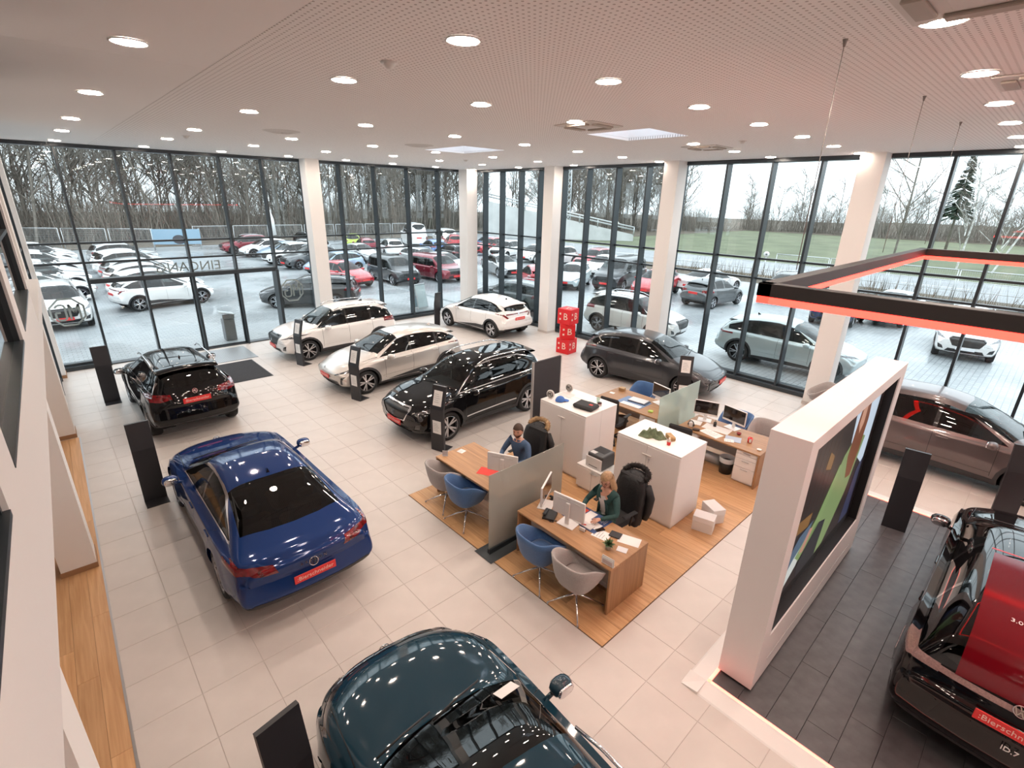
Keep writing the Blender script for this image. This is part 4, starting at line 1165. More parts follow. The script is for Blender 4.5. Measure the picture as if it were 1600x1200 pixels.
scr('red_hair', [(.70, .98), (.82, .99), (.86, .80), (.84, .58), (.80, .42), (.72, .44), (.66, .62), (.68, .84)], (.22, .06, .018), 6)
scr('face', [(.72, .94), (.78, .94), (.79, .80), (.75, .74), (.71, .82)], (.70, .36, .24), 7)
scr('hand', [(.26, .20), (.34, .32), (.38, .30), (.31, .18)], (.62, .30, .22), 7)
scr('blue_jacket', [(.86, .0), (.92, .40), (1, .46), (1, 0)], (.03, .04, .10), 5)
# hanging light frame
lf = thing('light_frame', 'hanging rectangular dark frame with a glowing red underside over the platform', 'lamp', (0, 0, 4.50))
fx0, fx1, fy0, fy1 = 4.28, 10.46, -4.4, 1.66
DKF = M('frame dark', (.020, .016, .016), .5)
for bx in ((fx0, fx0 + .11, fy0, fy1), (fx1 - .11, fx1, fy0, fy1), (fx0, fx1, fy1 - .11, fy1), (fx0, fx1, fy0, fy0 + .11)):
    MB().rbox(*bx, .0, .105, .004).build('frame_bar', DKF, lf)
    MB().rbox(bx[0] + .004, bx[1] - .004, bx[2] + .004, bx[3] - .004, -.055, .0, .004).build('light_strip', LEDF, lf)
for (wx, wy) in ((4.9, 1.60), (7.82, 1.60), (10.38, 1.60), (4.9, -2.2), (10.38, -2.2)):
    MB().cyl((wx, wy, .17), (wx, wy, 1.86), .0035, 5).build('suspension_wire', M('wire', (.3, .28, .27), .5, .6), lf)
    MB().lathe([(0, 1.85), (.008, 1.85), (.014, 1.88), (.02, 1.90)], 10, 'z', (wx, wy, 0)).build('ceiling_anchor', M('anchor', (.25, .22, .21), .5), lf)
# ================================================================ office island
OAK = wood('oak veneer', (.30, .155, .07), (.46, .26, .125), 1, .45)
OAKV = wood('oak veneer upright', (.27, .135, .062), (.42, .235, .115), 2, .45)
CABW = M('cabinet white', (.78, .75, .74), .5)
GREYP = M('panel grey', (.50, .47, .46), .6)
def desk(label, x0, x1, y0, y1, ped=None, front=-1):
    t = thing('office_desk', label, 'desk', (0, 0, .010))
    MB().rbox(x0, x1, y0, y1, .712, .742, .004).build('table_top', OAK, t)
    for y in (y0, y1 - .036): MB().rbox(x0 + .004, x1 - .004, y + .001, y + .035, 0, .711, .003).build('side_panel', OAKV, t)
    xm = x0 + .28 if front < 0 else x1 - .28
    MB().box(xm, xm + .018, y0 + .04, y1 - .04, .22, .70).build('modesty_panel', GREYP, t)
    return t
def pedestal(label, x0, x1, y0, y1, face):
    t = thing('drawer_pedestal', label, 'drawers', (0, 0, .010))
    MB().box(x0, x1, y0, y1, .03, .70).box(x0 + .03, x1 - .03, y0 + .02, y1 - .02, 0, .03).build('carcass', CABW, t)
    xf = x0 if face < 0 else x1
    for z0, z1 in ((.05, .34), (.35, .52), (.53, .61), (.62, .69)):
        d = MB().rbox(min(xf, xf + face * .018), max(xf, xf + face * .018), y0 + .004, y1 - .004, z0, z1, .003).build('drawer', CABW, t)
        if z1 - z0 > .1 or z0 > .6:
            zz = z1 - .035
            MB().rbox(min(xf + face * .018, xf + face * .035), max(xf + face * .018, xf + face * .035), (y0 + y1) / 2 - .07, (y0 + y1) / 2 + .07, zz - .006, zz + .006, .003).build('drawer_handle', STEEL(), d)
    return t
desk('oak desk of the woman in the green blazer', 4.52, 5.38, 2.90, 4.66)
desk('oak desk of the man in the blue shirt', 4.55, 5.45, 5.12, 6.88)
desk('oak desk beside the grey hatchback with a blue chair behind it', 9.18, 10.20, 5.16, 6.90, front=1)
desk('oak desk with two dark screens and a red mug', 9.20, 10.15, 2.94, 4.68, front=1)
pedestal('white drawer pedestal under the woman\'s desk', 4.90, 5.34, 2.95, 3.36, 1)
pedestal('white drawer pedestal with steel handles under the desk with the red mug', 9.26, 9.80, 2.99, 3.40, -1)
pedestal('white drawer pedestal under the far desk beside the green glass screen', 9.24, 9.78, 5.21, 5.62, -1)
t = thing('hanging_tray', 'slim white drawer hung under the end of the desk with two dark screens', 'drawers', (0, 0, .010)); MB().rbox(9.24, 9.7, 4.20, 4.63, .62, .708, .003).build('drawer_box', CABW, t); MB().rbox(9.225, 9.24, 4.21, 4.62, .625, .705, .003).build('drawer_front', CABW, t)
def cabinet(label, x0, x1, y0, y1, h, face, lock=False):
    t = thing('filing_cabinet', label, 'cabinet', (0, 0, .010))
    MB().box(x0, x1, y0, y1, .05, h - .02).box(x0 + .02, x1 - .02, y0 + .02, y1 - .02, 0, .05).build('carcass', CABW, t)
    MB().rbox(x0 - (.012 if face < 0 else 0), x1 + (.012 if face > 0 else 0), y0 - .004, y1 + .004, h - .019, h, .003).build('cabinet_top', M('cabinet top white', (.84, .82, .80), .4), t)
    ym = (y0 + y1) / 2; xf = x0 if face < 0 else x1
    a, b_ = sorted((xf, xf + face * .018))
    for ya, yb in ((y0 + .003, ym - .003), (ym + .003, y1 - .003)):
        d = MB().rbox(a, b_, ya, yb, .055, h - .03, .003).build('cabinet_door', CABW, t)
        if ya < ym - .1:
            hx0, hx1 = sorted((xf + face * .018, xf + face * .042))
            MB().rbox(hx0, hx1, ym - .20 + .1, ym + .08, h - .20, h - .185, .004).build('door_handle', M('handle pale', (.70, .66, .63), .35, .4), d)
            if lock:
                MB().lathe([(0, -.012), (.013, -.012), (.013, .0)], 12, 'x', (xf + face * .020, ym - .06, h - .26)).rbox(xf + face * .032 - .004, xf + face * .032 + .004, ym - .064, ym - .056, h - .33, h - .26, .002).build('lock', STEEL(), d)
    return t
cabinet('tall white filing cabinet with doors facing the desks, black case on top', 6.88, 7.355, 5.31, 6.49, 1.40, -1)
cabinet('tall white filing cabinet back to back with the one under the black case', 7.36, 7.83, 5.31, 6.49, 1.40, 1)
cabinet('wide white filing cabinet with lock behind the woman, green cloth on top', 6.85, 7.70, 3.33, 4.56, 1.38, -1, True)
t = thing('low_cabinet', 'low white cabinet under the printer between the filing cabinets', 'cabinet', (0, 0, .010))
MB().box(6.70, 7.16, 4.58, 5.29, .05, .49).box(6.72, 7.14, 4.60, 5.27, 0, .05).build('carcass', CABW, t)
MB().rbox(6.68, 7.16, 4.575, 5.295, .491, .51, .003).build('cabinet_top', M('cabinet top white'), t)
for ya, yb in ((4.585, 4.93), (4.937, 5.285)):
    d = MB().rbox(6.682, 6.70, ya, yb, .055, .48, .003).build('cabinet_door', CABW, t)
MB().rbox(6.66, 6.682, 4.80, 4.96, .43, .442, .003).build('door_handle', STEEL(), t)
# printer
t = thing('laser_printer', 'white and dark grey laser printer on the low cabinet', 'printer', (6.93, 4.95, .521))
MB().rbox(-.20, .18, -.19, .19, 0, .24, .02).build('printer_body', M('printer white', (.72, .72, .72), .45), t)
MB().rbox(-.19, .185, -.20, .15, .22, .30, .015).build('printer_lid', M('printer grey', (.07, .075, .08), .45), t)
MB().rbox(-.185, .19, -.197, -.17, .02, .24, .008).build('side_panel', M('printer grey'), t)
MB().rbox(-.05, .14, -.13, .11, .295, .304, .004).build('paper_tray', M('printer black', (.02, .02, .022), .5), t)
MB().rbox(-.17, -.07, .0, .12, .298, .306, .004).build('control_panel', M('printer panel', (.6, .6, .6), .4), t)
MB().box(-.205, -.199, -.1, .1, .05, .06).build('tray_slot', M('printer grey'), t)
# glass screens between the desks
FROST = G('frosted glass', (.66, .64, .60), (.04, .7), .12, (.58, (.62, .62, .58)))
GREENG = G('green frosted glass', (.78, .88, .84), (.05, .8), .08, (.48, (.74, .84, .80)))
def glass_screen(label, x0, x1, y, h, mat):
    t = thing('glass_screen', label, 'glass screen', (0, 0, .010))
    MB().rbox(x0, x1, y - .006, y + .006, .03, h, .002).build('pane', mat, t)
    MB().rbox(x0, x1, y - .03, y + .03, 0, .09, .004).build('foot_rail', ANTHRA(), t)
    MB().box(x0 - .12, x1, y - .20, y + .20, -.0005, .002).build('carpet_strip', M('slate strip', (.055, .065, .072), .6), t)
    return t
glass_screen('frosted glass screen between the two occupied desks', 4.14, 5.78, 4.88, 1.39, FROST)
glass_screen('pale green glass screen between the two empty desks', 8.80, 10.45, 4.92, 1.42, GREENG)
# dark notice board
t = thing('notice_board', 'tall dark grey partition board beside the filing cabinets', 'partition', (7.15, 7.02, .010))
MB().rbox(.02, .85, -.025, .025, .03, 1.98, .004).build('board_face', M('board dark', (.040, .037, .042), .8), t)
MB().rbox(-.008, .02, -.03, .03, .03, 1.99, .004).rbox(.85, .875, -.03, .03, .03, 1.99, .004).build('board_frame', M('board frame', (.55, .53, .52), .4, .5), t)
for x in (.1, .77): MB().rbox(x - .03, x + .03, -.2, .2, 0, .03, .004).build('foot', STEEL(), t)
# ---------------------------------------------------------------- chairs
def tub_chair(label, x, y, rz, mat):
    t = thing('tub_chair', label, 'chair', (x, y, .010), math.radians(rz))
    t.scale = (1.10, 1.10, 1.03); n = 36
    def rimz(a):   # a = angle from the back direction
        a = abs(a); k = max(0, min(1, (a - .95) / 1.95)); k = k * k * (3 - 2 * k)
        return .80 - .30 * k
    def plan(a, r):   # rounded square plan
        c, s = math.cos(a), math.sin(a); p = 3.2
        q = (abs(c) ** p + abs(s) ** p) ** (-1 / p); return -r * q * c, r * q * s * 1.04
    def ring(r, zf):
        return [(*plan(a, r), zf(a)) for a in (-PI + 2 * PI * i / n for i in range(n))]
    prof = [(.05, .36), (.15, .365), (.205, .40), (.235, .47)]
    rows = [ring(r, lambda a, z=z: z) for r, z in prof]
    for k in (.35, .7, 1.0): rows.append(ring(.245 + .045 * k, lambda a, k=k: .47 + (rimz(a) - .47) * k))
    rows.append(ring(.278, lambda a: rimz(a) + .012)); rows.append(ring(.262, lambda a: rimz(a)))
    for k in (.6, .25, 0.0): rows.append(ring(.215 + .040 * k, lambda a, k=k: .465 + (rimz(a) - .465) * k))
    b = MB(); b.grid([r + [r[0]] for r in rows]); b.build('shell', mat, t)
    MB().ell((0.01, 0, .435), (.225, .23, .04), 20, 6, .55).build('seat_cushion', mat, t)
    MB().cyl((0, 0, .13), (0, 0, .37), .022, 12).build('column', CHROME(), t)
    for k in range(4):
        a = PI / 4 + k * PI / 2; c, s = math.cos(a), math.sin(a)
        MB().tube([(0, 0, .19), (.12 * c, .12 * s, .14), (.35 * c, .35 * s, .022)], [.016, .014, .009], 8).cyl((.345 * c, .345 * s, 0), (.345 * c, .345 * s, .02), .014, 8).build('leg', CHROME(), t)
    return t
BLUEF = M('blue felt', (.055, .135, .30), .85, noise=.12, nscale=70, sheen=.3); GREYF = M('grey felt', (.36, .33, .32), .85, noise=.10, nscale=70, sheen=.3)
tub_chair('blue tub chair at the woman\'s desk, next to the frosted glass', 4.36, 3.99, 0, BLUEF)
tub_chair('grey tub chair at the woman\'s desk, near the plant', 4.36, 3.30, 0, GREYF)
tub_chair('blue tub chair at the man\'s desk, next to the frosted glass', 4.42, 5.80, 0, BLUEF)
tub_chair('grey tub chair at the man\'s desk, at its far end', 4.46, 6.44, 0, GREYF)
tub_chair('blue tub chair behind the far desk, near the grey hatchback', 10.58, 6.42, 180, BLUEF)
tub_chair('blue tub chair mostly hidden behind the two dark screens', 10.62, 4.05, 180, BLUEF)
tub_chair('grey tub chair behind the desk with the red mug', 10.58, 3.38, 180, GREYF)
tub_chair('grey tub chair at the foot of the column beyond the screen wall', 14.35, 3.45, 110, GREYF)
OFF = M('office black', (.016, .016, .018), .75)
def office_chair(label, x, y, rz):
    t = thing('office_chair', label, 'chair', (x, y, .010), math.radians(rz))
    MB().rbox(-.24, .26, -.25, .25, .44, .53, .04).build('seat', OFF, t)
    b = MB(); b.T = Matrix.Translation((-.25, 0, .56)) @ Matrix.Rotation(-.12, 4, 'Y'); b.rbox(-.03, .03, -.23, .23, 0, .60, .03); b.build('backrest', OFF, t)
    for s in (-1, 1): MB().tube([(-.05, s * .27, .47), (-.05, s * .30, .66), (.0, s * .30, .69)], .018, 6).rbox(-.14, .16, s * .30 - .04, s * .30 + .04, .69, .715, .012).build('armrest', OFF, t)
    MB().cyl((0, 0, .10), (0, 0, .45), .028, 10).build('gas_column', STEEL(), t)
    for k in range(5):
        a = 2 * PI * k / 5; c, s = math.cos(a), math.sin(a)
        MB().tube([(0, 0, .12), (.30 * c, .30 * s, .075)], [.028, .016], 7).build('base_arm', OFF, t)
        MB().cyl((.30 * c - .02 * s, .30 * s + .02 * c, .03), (.30 * c + .02 * s, .30 * s - .02 * c, .03), .03, 10).build('castor', BLACKP(), t)
    return t
office_chair('black office chair under the woman', 5.82, 3.78, 174)
office_chair('black office chair under the man', 5.92, 5.90, 184)
office_chair('empty black office chair with armrests at the far desk', 8.84, 6.02, 8)
office_chair('black office chair hidden behind the wide cabinet', 8.72, 4.25, 10)
# ---------------------------------------------------------------- jackets on chair backs
def jacket(label, x, y, rz, fur):
    cloth = M('quilted black', (.010, .010, .012), .6, bump=.5, nscale=30)
    t = thing('winter_jacket', label, 'jacket', (x, y, 0), math.radians(rz))
    b = MB(); n = 20; rows = []
    for z, rx, ry in ((.36, .10, .25), (.50, .115, .27), (.75, .115, .275), (.95, .11, .27), (1.08, .10, .245), (1.15, .075, .19), (1.175, .04, .10)):
        rows.append([(-.27 - .10 * (z - .6) + rx * math.copysign(abs(math.cos(a)) ** .7, math.cos(a)), ry * math.copysign(abs(math.sin(a)) ** .7, math.sin(a)) + .006 * math.sin(7 * a), z + .008 * math.sin(5 * a)) for a in (2 * PI * i / n for i in range(n + 1))])
    b.grid(rows); b.build('jacket_body', cloth, t)
    MB().ell((-.40, .0, 1.10), (.12, .20, .10), 14, 8).build('hood', cloth, t)
    for s in (-1, 1): MB().tube([(-.36, s * .24, 1.05), (-.38, s * .31, .85), (-.36, s * .30, .62), (-.34, s * .27, .48)], [.06, .07, .065, .055], 9).build('sleeve', cloth, t)
    col = M('tan fur', (.36, .24, .13), .95, noise=.4, nscale=60) if fur else M('black fur', (.012, .010, .010), .9)
    b = MB(); rr = random.Random(3 if fur else 4)
    pts = []
    for i in range(40):
        a = PI * (-.05 + 1.1 * i / 39)
        pts.append(Vector((-.36 - .13 * math.sin(a), .21 * math.cos(a) * 1.0, 1.15 + .085 * math.sin(a))))
    b.tube(pts, [.035 + .012 * rr.random() for _ in pts], 8)
    for p in pts:
        for _ in range(14):
            d = Vector((rr.gauss(0, 1), rr.gauss(0, 1), rr.gauss(0, 1))).normalized(); q = p + d * .028; o = d.orthogonal().normalized() * .008; w_ = d.cross(o)
            b.add([tuple(q + o), tuple(q - o * .5 + w_ * .8), tuple(q - o * .5 - w_ * .8), tuple(q + d * (.03 + .02 * rr.random()))], [(0, 1, 3), (1, 2, 3), (2, 0, 3)])
    b.build('fur_trim', col, t)
    return t
jacket('black winter jacket with tan fur hood over the man\'s chair back', 5.92 + .05, 5.90 + .08, 184, True)
jacket('black quilted jacket over the woman\'s chair back', 5.82 + .04, 3.76, 174, False)
# ---------------------------------------------------------------- people
SKIN = M('skin', (.56, .31, .22), .5)
def skin_mesh(verts, edges, rad, levels=2):
    me = bpy.data.meshes.new('body'); me.from_pydata(verts, edges, [])
    o = bpy.data.objects.new('body', me); COL.objects.link(o)
    o.modifiers.new('k', 'SKIN'); s = o.modifiers.new('s', 'SUBSURF'); s.levels = levels; s.render_levels = levels
    for i, r in enumerate(rad): me.skin_vertices[0].data[i].radius = r if isinstance(r, tuple) else (r, r)
    me.skin_vertices[0].data[0].use_root = True
    dg = bpy.context.evaluated_depsgraph_get(); dg.update()
    m2 = bpy.data.meshes.new_from_object(o.evaluated_get(dg))
    bpy.data.objects.remove(o)
    v = [tuple(p.co) for p in m2.vertices]; f = [tuple(p.vertices) for p in m2.polygons]
    return v, f
def hand_chain(wrist, dirn, up, side):
    """palm and five fingers from the wrist along dirn; side = direction of the thumb"""
    w, d, u, s = Vector(wrist), Vector(dirn).normalized(), Vector(up).normalized(), Vector(side).normalized()
    V = [w, w + d * .045, w + d * .085]; E = [(0, 1), (1, 2)]; Rr = [(.026, .020), (.034, .016), (.034, .014)]
    for k, (off, ln) in enumerate(((.030, .072), (.010, .082), (-.011, .076), (-.030, .060))):
        i = len(V); base = w + d * .088 + s * off
        V += [base, base + d * ln * .5 + u * .006, base + d * ln - u * .014]; E += [(2, i), (i, i + 1), (i + 1, i + 2)]; Rr += [.0095, .009, .007]
    i = len(V); V += [w + d * .03 + s * .032, w + d * .065 + s * .055, w + d * .095 + s * .058]; E += [(1, i), (i, i + 1), (i + 1, i + 2)]; Rr += [.012, .010, .008]
    return skin_mesh([tuple(p) for p in V], E, Rr, 2)
def person(label, x, y, rz, woman, lw, rw, headturn=0, headtilt=0):
    t = thing('person', label, 'person', (x, y, .010), math.radians(rz))
    k = .93 if woman else 1.0
    sh = .165 if woman else .195
    V = [(0, 0, .58), (0, 0, .72), (.03, 0, .90), (.045, 0, 1.03 * (.98 if woman else 1)), (.06, 0, 1.12), (.075, 0, 1.19)]
    Rr = [(.155 * k, .13), (.13 * k, .115), (.155 * k, .125), (.12 * k, .09), (.052 * k, .055), (.05 * k, .05)]
    E = [(0, 1), (1, 2), (2, 3), (3, 4), (4, 5)]
    for s, wr in ((1, lw), (-1, rw)):
        i = len(V); wr = Vector(wr)
        shp = Vector((.04, s * sh, 1.035 if not woman else 1.01)); el = (shp + wr) / 2 + Vector((-.06, s * .12, -.10))
        V += [tuple(shp), tuple((shp + el) / 2 + Vector((0, s * .01, 0))), tuple(el), tuple((el + wr) / 2), tuple(wr)]
        Rr += [.072 * k, .058 * k, .047 * k, .044 * k, .036 * k]; E += [(3, i), (i, i + 1), (i + 1, i + 2), (i + 2, i + 3), (i + 3, i + 4)]
    for s in (1, -1):
        i = len(V)
        V += [(.06, s * .10, .56), (.27, s * .115, .56), (.46, s * .12, .54), (.45, s * .12, .30), (.40, s * .12, .09), (.50, s * .13, .05), (.60, s * .135, .04)]
        Rr += [.105 * k, .088 * k, .068 * k, .058 * k, .042 * k, .042, .034]; E += [(0, i)] + [(i + j, i + j + 1) for j in range(6)]
    v, f = skin_mesh(V, E, Rr, 2)
    b = MB(); b.smooth = True
    top_i, leg_i, skin_i, white_i, shoe_i = 0, 1, 2, 3, 4
    def cls(c):
        if c[2] < .10: return shoe_i
        if c[0] > .13 and c[2] < .66 and abs(c[1]) < .24: return leg_i
        if c[2] < .52: return leg_i
        if c[2] > (1.085 if not woman else 1.06) and abs(c[1]) < .09: return skin_i
        if woman and c[0] > .09 and abs(c[1]) < .050 + .05 * max(0, c[2] - .8) and .66 < c[2]: return white_i if c[2] < 1.03 - abs(c[1]) else skin_i
        return top_i
    b.v = list(v)
    for q in f:
        c = [sum(v[i][a] for i in q) / len(q) for a in range(3)]; b.f.append(list(q)); b.m.append(cls(c)); b.sm.append(True)
    b.mi = skin_i
    for s, wr in ((1, lw), (-1, rw)):
        wv = Vector(wr); hv, hf = hand_chain(wv - Vector((.02, 0, 0)), Vector((1, -s * .25, -.10)), (0, 0, 1), (0, -s, 0))
        b.smooth = True; b.add(hv, hf)
    # head
    H = Matrix.Translation((.085, 0, 1.285 if not woman else 1.265)) @ Matrix.Rotation(headturn, 4, 'Z') @ Matrix.Rotation(headtilt, 4, 'Y') @ Matrix.Scale(1.10, 4)
    b.T = H; b.smooth = True; nu, nv = 24, 18; hvs = []; hfs = []
    for j in range(nv + 1):
        ph = -PI / 2 + PI * j / nv
        for i in range(nu):
            a = 2 * PI * i / nu; cx, cy, cz = math.cos(ph) * math.cos(a), math.cos(ph) * math.sin(a), math.sin(ph)
            X, Y, Z = .098 * cx, .077 * cy, .122 * cz
            if cz < 0:
                Y *= 1 - .38 * cz * cz; X *= 1 - (.16 if cx > 0 else .42) * cz * cz
            front = max(0, cx) ** 6
            X += .026 * math.exp(-(cy / .16) ** 2 - ((cz + .14) / .16) ** 2) * (cx > 0) - .008 * math.exp(-((abs(cy) - .36) / .16) ** 2 - ((cz - .06) / .10) ** 2) * (cx > 0)
            X += .010 * math.exp(-(cy / .3) ** 2 - ((cz + .80) / .16) ** 2) * (cx > 0)
            hvs.append((X, Y, Z))
    for j in range(nv):
        for i in range(nu): hfs.append((j * nu + i, j * nu + (i + 1) % nu, (j + 1) * nu + (i + 1) % nu, (j + 1) * nu + i))
    b.add(hvs, hfs)
    for s in (-1, 1): b.ell((-.005, s * .077, -.01), (.02, .010, .033), 8, 6)
    b.smooth = False
    shirt = M('green blazer', (.018, .062, .060), .8, noise=.15, nscale=50) if woman else M('blue shirt', (.050, .095, .18), .8, noise=.15, nscale=50)
    me = b.data('body', [shirt, M('dark trousers', (.015, .016, .02), .8), SKIN, M('white blouse', (.62, .58, .55), .8), BLACKP()])
    inst('body', me, t)
    def sub(name, mb, mat): o = mb.build(name, mat, t); o.matrix_local = H; return o
    e = MB()
    for s in (-1, 1): e.ell((.079, s * .030, .012), (.012, .014, .008), 8, 6)
    sub('eyes', e, M('eye dark', (.03, .02, .018), .3))
    e = MB()
    for s in (-1, 1): e.tube([(.088, s * .014, .028), (.088, s * .030, .033), (.074, s * .048, .028)], .0045, 5)
    hairc = M('blond hair', (.38, .24, .13), .6, noise=.25, nscale=50) if woman else M('brown hair', (.055, .030, .018), .7)
    sub('eyebrows', e, hairc)
    sub('mouth', MB().ell((.088, 0, -.060), (.008, .024, .0065), 10, 6), M('lips', (.40, .13, .11), .5))
    # hair
    hb = MB(); rows = []; n = 28
    for j in range(12):
        row = []
        for i in range(n + 1):
            a = 2 * PI * i / n; cx = math.cos(a)
            low = (.42 if cx > .55 else (.42 - (.55 - cx) * (.85 if not woman else 1.0)))
            low = max(low, -.42 if not woman else -.55)
            zz = 1 - (1 - low) * j / 11; rr = math.sqrt(max(0, 1 - zz * zz))
            row.append((-.006 + .107 * rr * cx, .086 * rr * math.sin(a) * (1 if zz > 0 else 1 - .1 * zz * zz), .132 * zz + .002))
        rows.append(row)
    hb.grid(rows)
    if woman:
        rows = []
        for z, r0, fl in ((.06, .088, 0), (.0, .094, .0), (-.08, .098, .0), (-.15, .100, .012), (-.21, .098, .02), (-.25, .085, .02)):
            rows.append([(-.012 - fl + r0 * math.cos(a) * 1.0, r0 * math.sin(a) * (1.0 + .05 * math.sin(9 * a)), z + .01 * math.sin(11 * a)) for a in np.linspace(.95, 2 * PI - .95, 26)])
        hb.grid(rows); hb.grid([[(x * .93, y * .93, z) for x, y, z in r] for r in rows])
    sub('hair', hb, hairc)
    if not woman:
        bd = MB(); rows = []
        for j in range(6):
            zz = -.30 - .58 * j / 5; rr = math.sqrt(1 - zz * zz)
            rows.append([((.100 * rr * math.cos(a)) * (1 - .16 * zz * zz) + .004, .080 * rr * math.sin(a) * (1 - .38 * zz * zz) * 1.02, .124 * zz - .002 - .018 * math.exp(-(a / .3) ** 2) * (j == 0)) for a in np.linspace(-1.6, 1.6, 18)])
        bd.grid(rows); sub('beard', bd, M('beard', (.10, .055, .035), .8))
        MB().tube([(.055 + .07 * math.cos(a), .075 * math.sin(a), 1.095 + .012 * math.cos(a)) for a in np.linspace(.25, 2 * PI - .25, 16)], .017, 6).build('shirt_collar', shirt, t)
    else:
        gl = MB()
        for s in (-1, 1): gl.tube([(.100, s * .032 + .022 * math.cos(a), .010 + .017 * math.sin(a)) for a in np.linspace(0, 2 * PI, 13)], .0022, 5).tube([(.098, s * .054, .014), (.04, s * .078, .014), (-.01, s * .082, .01)], .002, 5)
        sub('glasses', gl, M('red frames', (.18, .02, .02), .4))
        MB().tube([(.10, .03, 1.0), (.13, .075, .84), (.135, .085, .68)], [.016, .022, .018], 6).build('lapel', shirt, t)
        MB().tube([(.10, -.03, 1.0), (.13, -.075, .84), (.135, -.085, .68)], [.016, .022, .018], 6).build('lapel', shirt, t)
    return t
person('woman in a green blazer with long blond hair working at her desk', 5.64, 3.80, 178, True, (.42, .19, .81), (.42, -.17, .81), .12, .38)
person('man in a blue shirt with short beard looking up from his screen', 5.74, 5.88, 188, False, (.42, .20, .81), (.44, -.12, .81), .30, .10)
# ---------------------------------------------------------------- things on the desks
MW = M('monitor white', (.74, .72, .71), .4); MD = M('monitor glass', (.012, .009, .010), .12, coat=.5)
DZ = .752
def monitor(label, x, y, rz, tint=None, w=.54, h=.33, lift=.12, slate=False):
    t = thing('monitor', label, 'monitor', (x, y, DZ), math.radians(rz))      # screen looks along +x
    MB().rbox(-.12, .10, -.14, .14, 0, .012, .005).build('stand_foot', MW, t)
    MB().rbox(-.06, -.035, -.035, .035, .012, lift + h * .75, .008).build('stand_neck', MW, t)
    p = MB().rbox(-.035, -.005, -w / 2, w / 2, lift, lift + h, .006).build('panel', MW, t)
    MB().box(-.0052, -.003, -w / 2 + .014, w / 2 - .014, lift + .045, lift + h - .014).build('screen', MD, p)
    MB().rbox(-.040, -.035, -w * .36, w * .36, lift + h * .80, lift + h * .83, .002).build('rear_groove', M('groove grey', (.55, .53, .52), .5), p)
    MB().rbox(-.0405, -.035, -.03, .03, lift + h * .88, lift + h * .91, .002).build('maker_badge', M('badge grey', (.40, .40, .42), .4), p)
    return t
monitor('white monitor in front of the woman, its back to the visitors', 4.87, 3.93, 8)
monitor('white monitor beside the frosted glass on the woman\'s desk, seen edge on', 4.96, 4.46, -62)
monitor('white monitor in front of the man, above the red mat', 5.00, 5.53, 28)
monitor('monitor with a dark reddish screen, left one of the pair with the red mug desk', 9.93, 4.44, 200, w=.50)
monitor('monitor with a black screen, right one of the pair on the red mug desk', 10.0, 3.86, 168, w=.54)
monitor('single white framed monitor on the far desk, turned to the empty chair', 10.02, 5.62, 165)
def sheet(label, x, y, rz, w, l, col=(.80, .79, .78), h=.003, name='paper_sheet', cat='paper', z=DZ, lines=0, group=None):
    t = thing(name, label, cat, (x, y, z), math.radians(rz), group)
    MB().box(-w / 2, w / 2, -l / 2, l / 2, 0, h).build('sheet', M('sheet %.2f %.2f %.2f' % col, col, .6), t)
    if lines: 
        b = MB()
        for k in range(lines): b.box(-w * .4, w * (.1 + .1 * (k % 3)), l * (.35 - .7 * k / max(1, lines)) - .004, l * (.35 - .7 * k / max(1, lines)) + .004, h, h + .0005)
        b.build('print_lines', M('print grey', (.35, .35, .36), .8), t)
    return t
BLUEPAD = (.035, .075, .20)
t = sheet('dark blue desk pad with brochures under the woman\'s hands', 5.17, 3.83, 0, .44, .62, BLUEPAD, .004, 'desk_pad', 'desk pad')
MB().box(.02, .18, .10, .27, .004, .007).build('orange_leaflet', M('orange print', (.75, .07, .025), .5), t)
MB().box(.02, .19, -.06, .08, .004, .007).build('white_leaflet', PAPER, t)
MB().box(-.14, .02, -.28, .20, .004, .008).build('open_booklet', PAPER, t)
b = MB()
for k in range(6): b.box(.06 + .02 * (k % 2), .17, -.27 + k * .025, -.262 + k * .025, .004, .006)
b.build('pale_print', M('pale print', (.5, .56, .68), .6), t)
t = thing('keyboard', 'white keyboard hidden behind the woman\'s monitor', 'keyboard', (5.02, 3.80, DZ + .0085)); MB().rbox(-.06, .06, -.2, .2, 0, .014, .004).build('key_bed', M('key grey', (.62, .61, .60), .5), t)
b = MB()
for i in range(4):
    for j in range(13): b.box(-.05 + i * .026, -.03 + i * .026, -.19 + j * .0295, -.168 + j * .0295, .014, .018)
tag(b.build('keys', MW, t), kind='stuff')
t = thing('desk_telephone', 'black desk telephone with curled cord beside the monitors', 'telephone', (4.78, 4.22, DZ), math.radians(25))
MB().prism([(-.10, 0), (.10, 0), (.10, .065), (-.10, .03)], -.09, .09, 'y').build('phone_base', BLACKP(), t)
MB().rbox(-.09, .09, .045, .095, .055, .09, .015).build('handset', BLACKP(), t)
MB().tube([(-.10 - .03 * math.sin(a * .8), -.02 - .10 * a / 6 + .02 * math.cos(a * 3), .008) for a in np.linspace(0, 6, 30)], .006, 5).build('cord', BLACKP(), t)
t = thing('webcam', 'small black camera clipped beside the edge-on monitor', 'camera', (5.14, 4.52, DZ)); MB().rbox(-.02, .02, -.045, .045, .03, .06, .008).cyl((0, 0, 0), (0, 0, .03), .012, 8).rbox(-.03, .03, -.03, .03, 0, .008, .003).build('camera_body', BLACKP(), t)
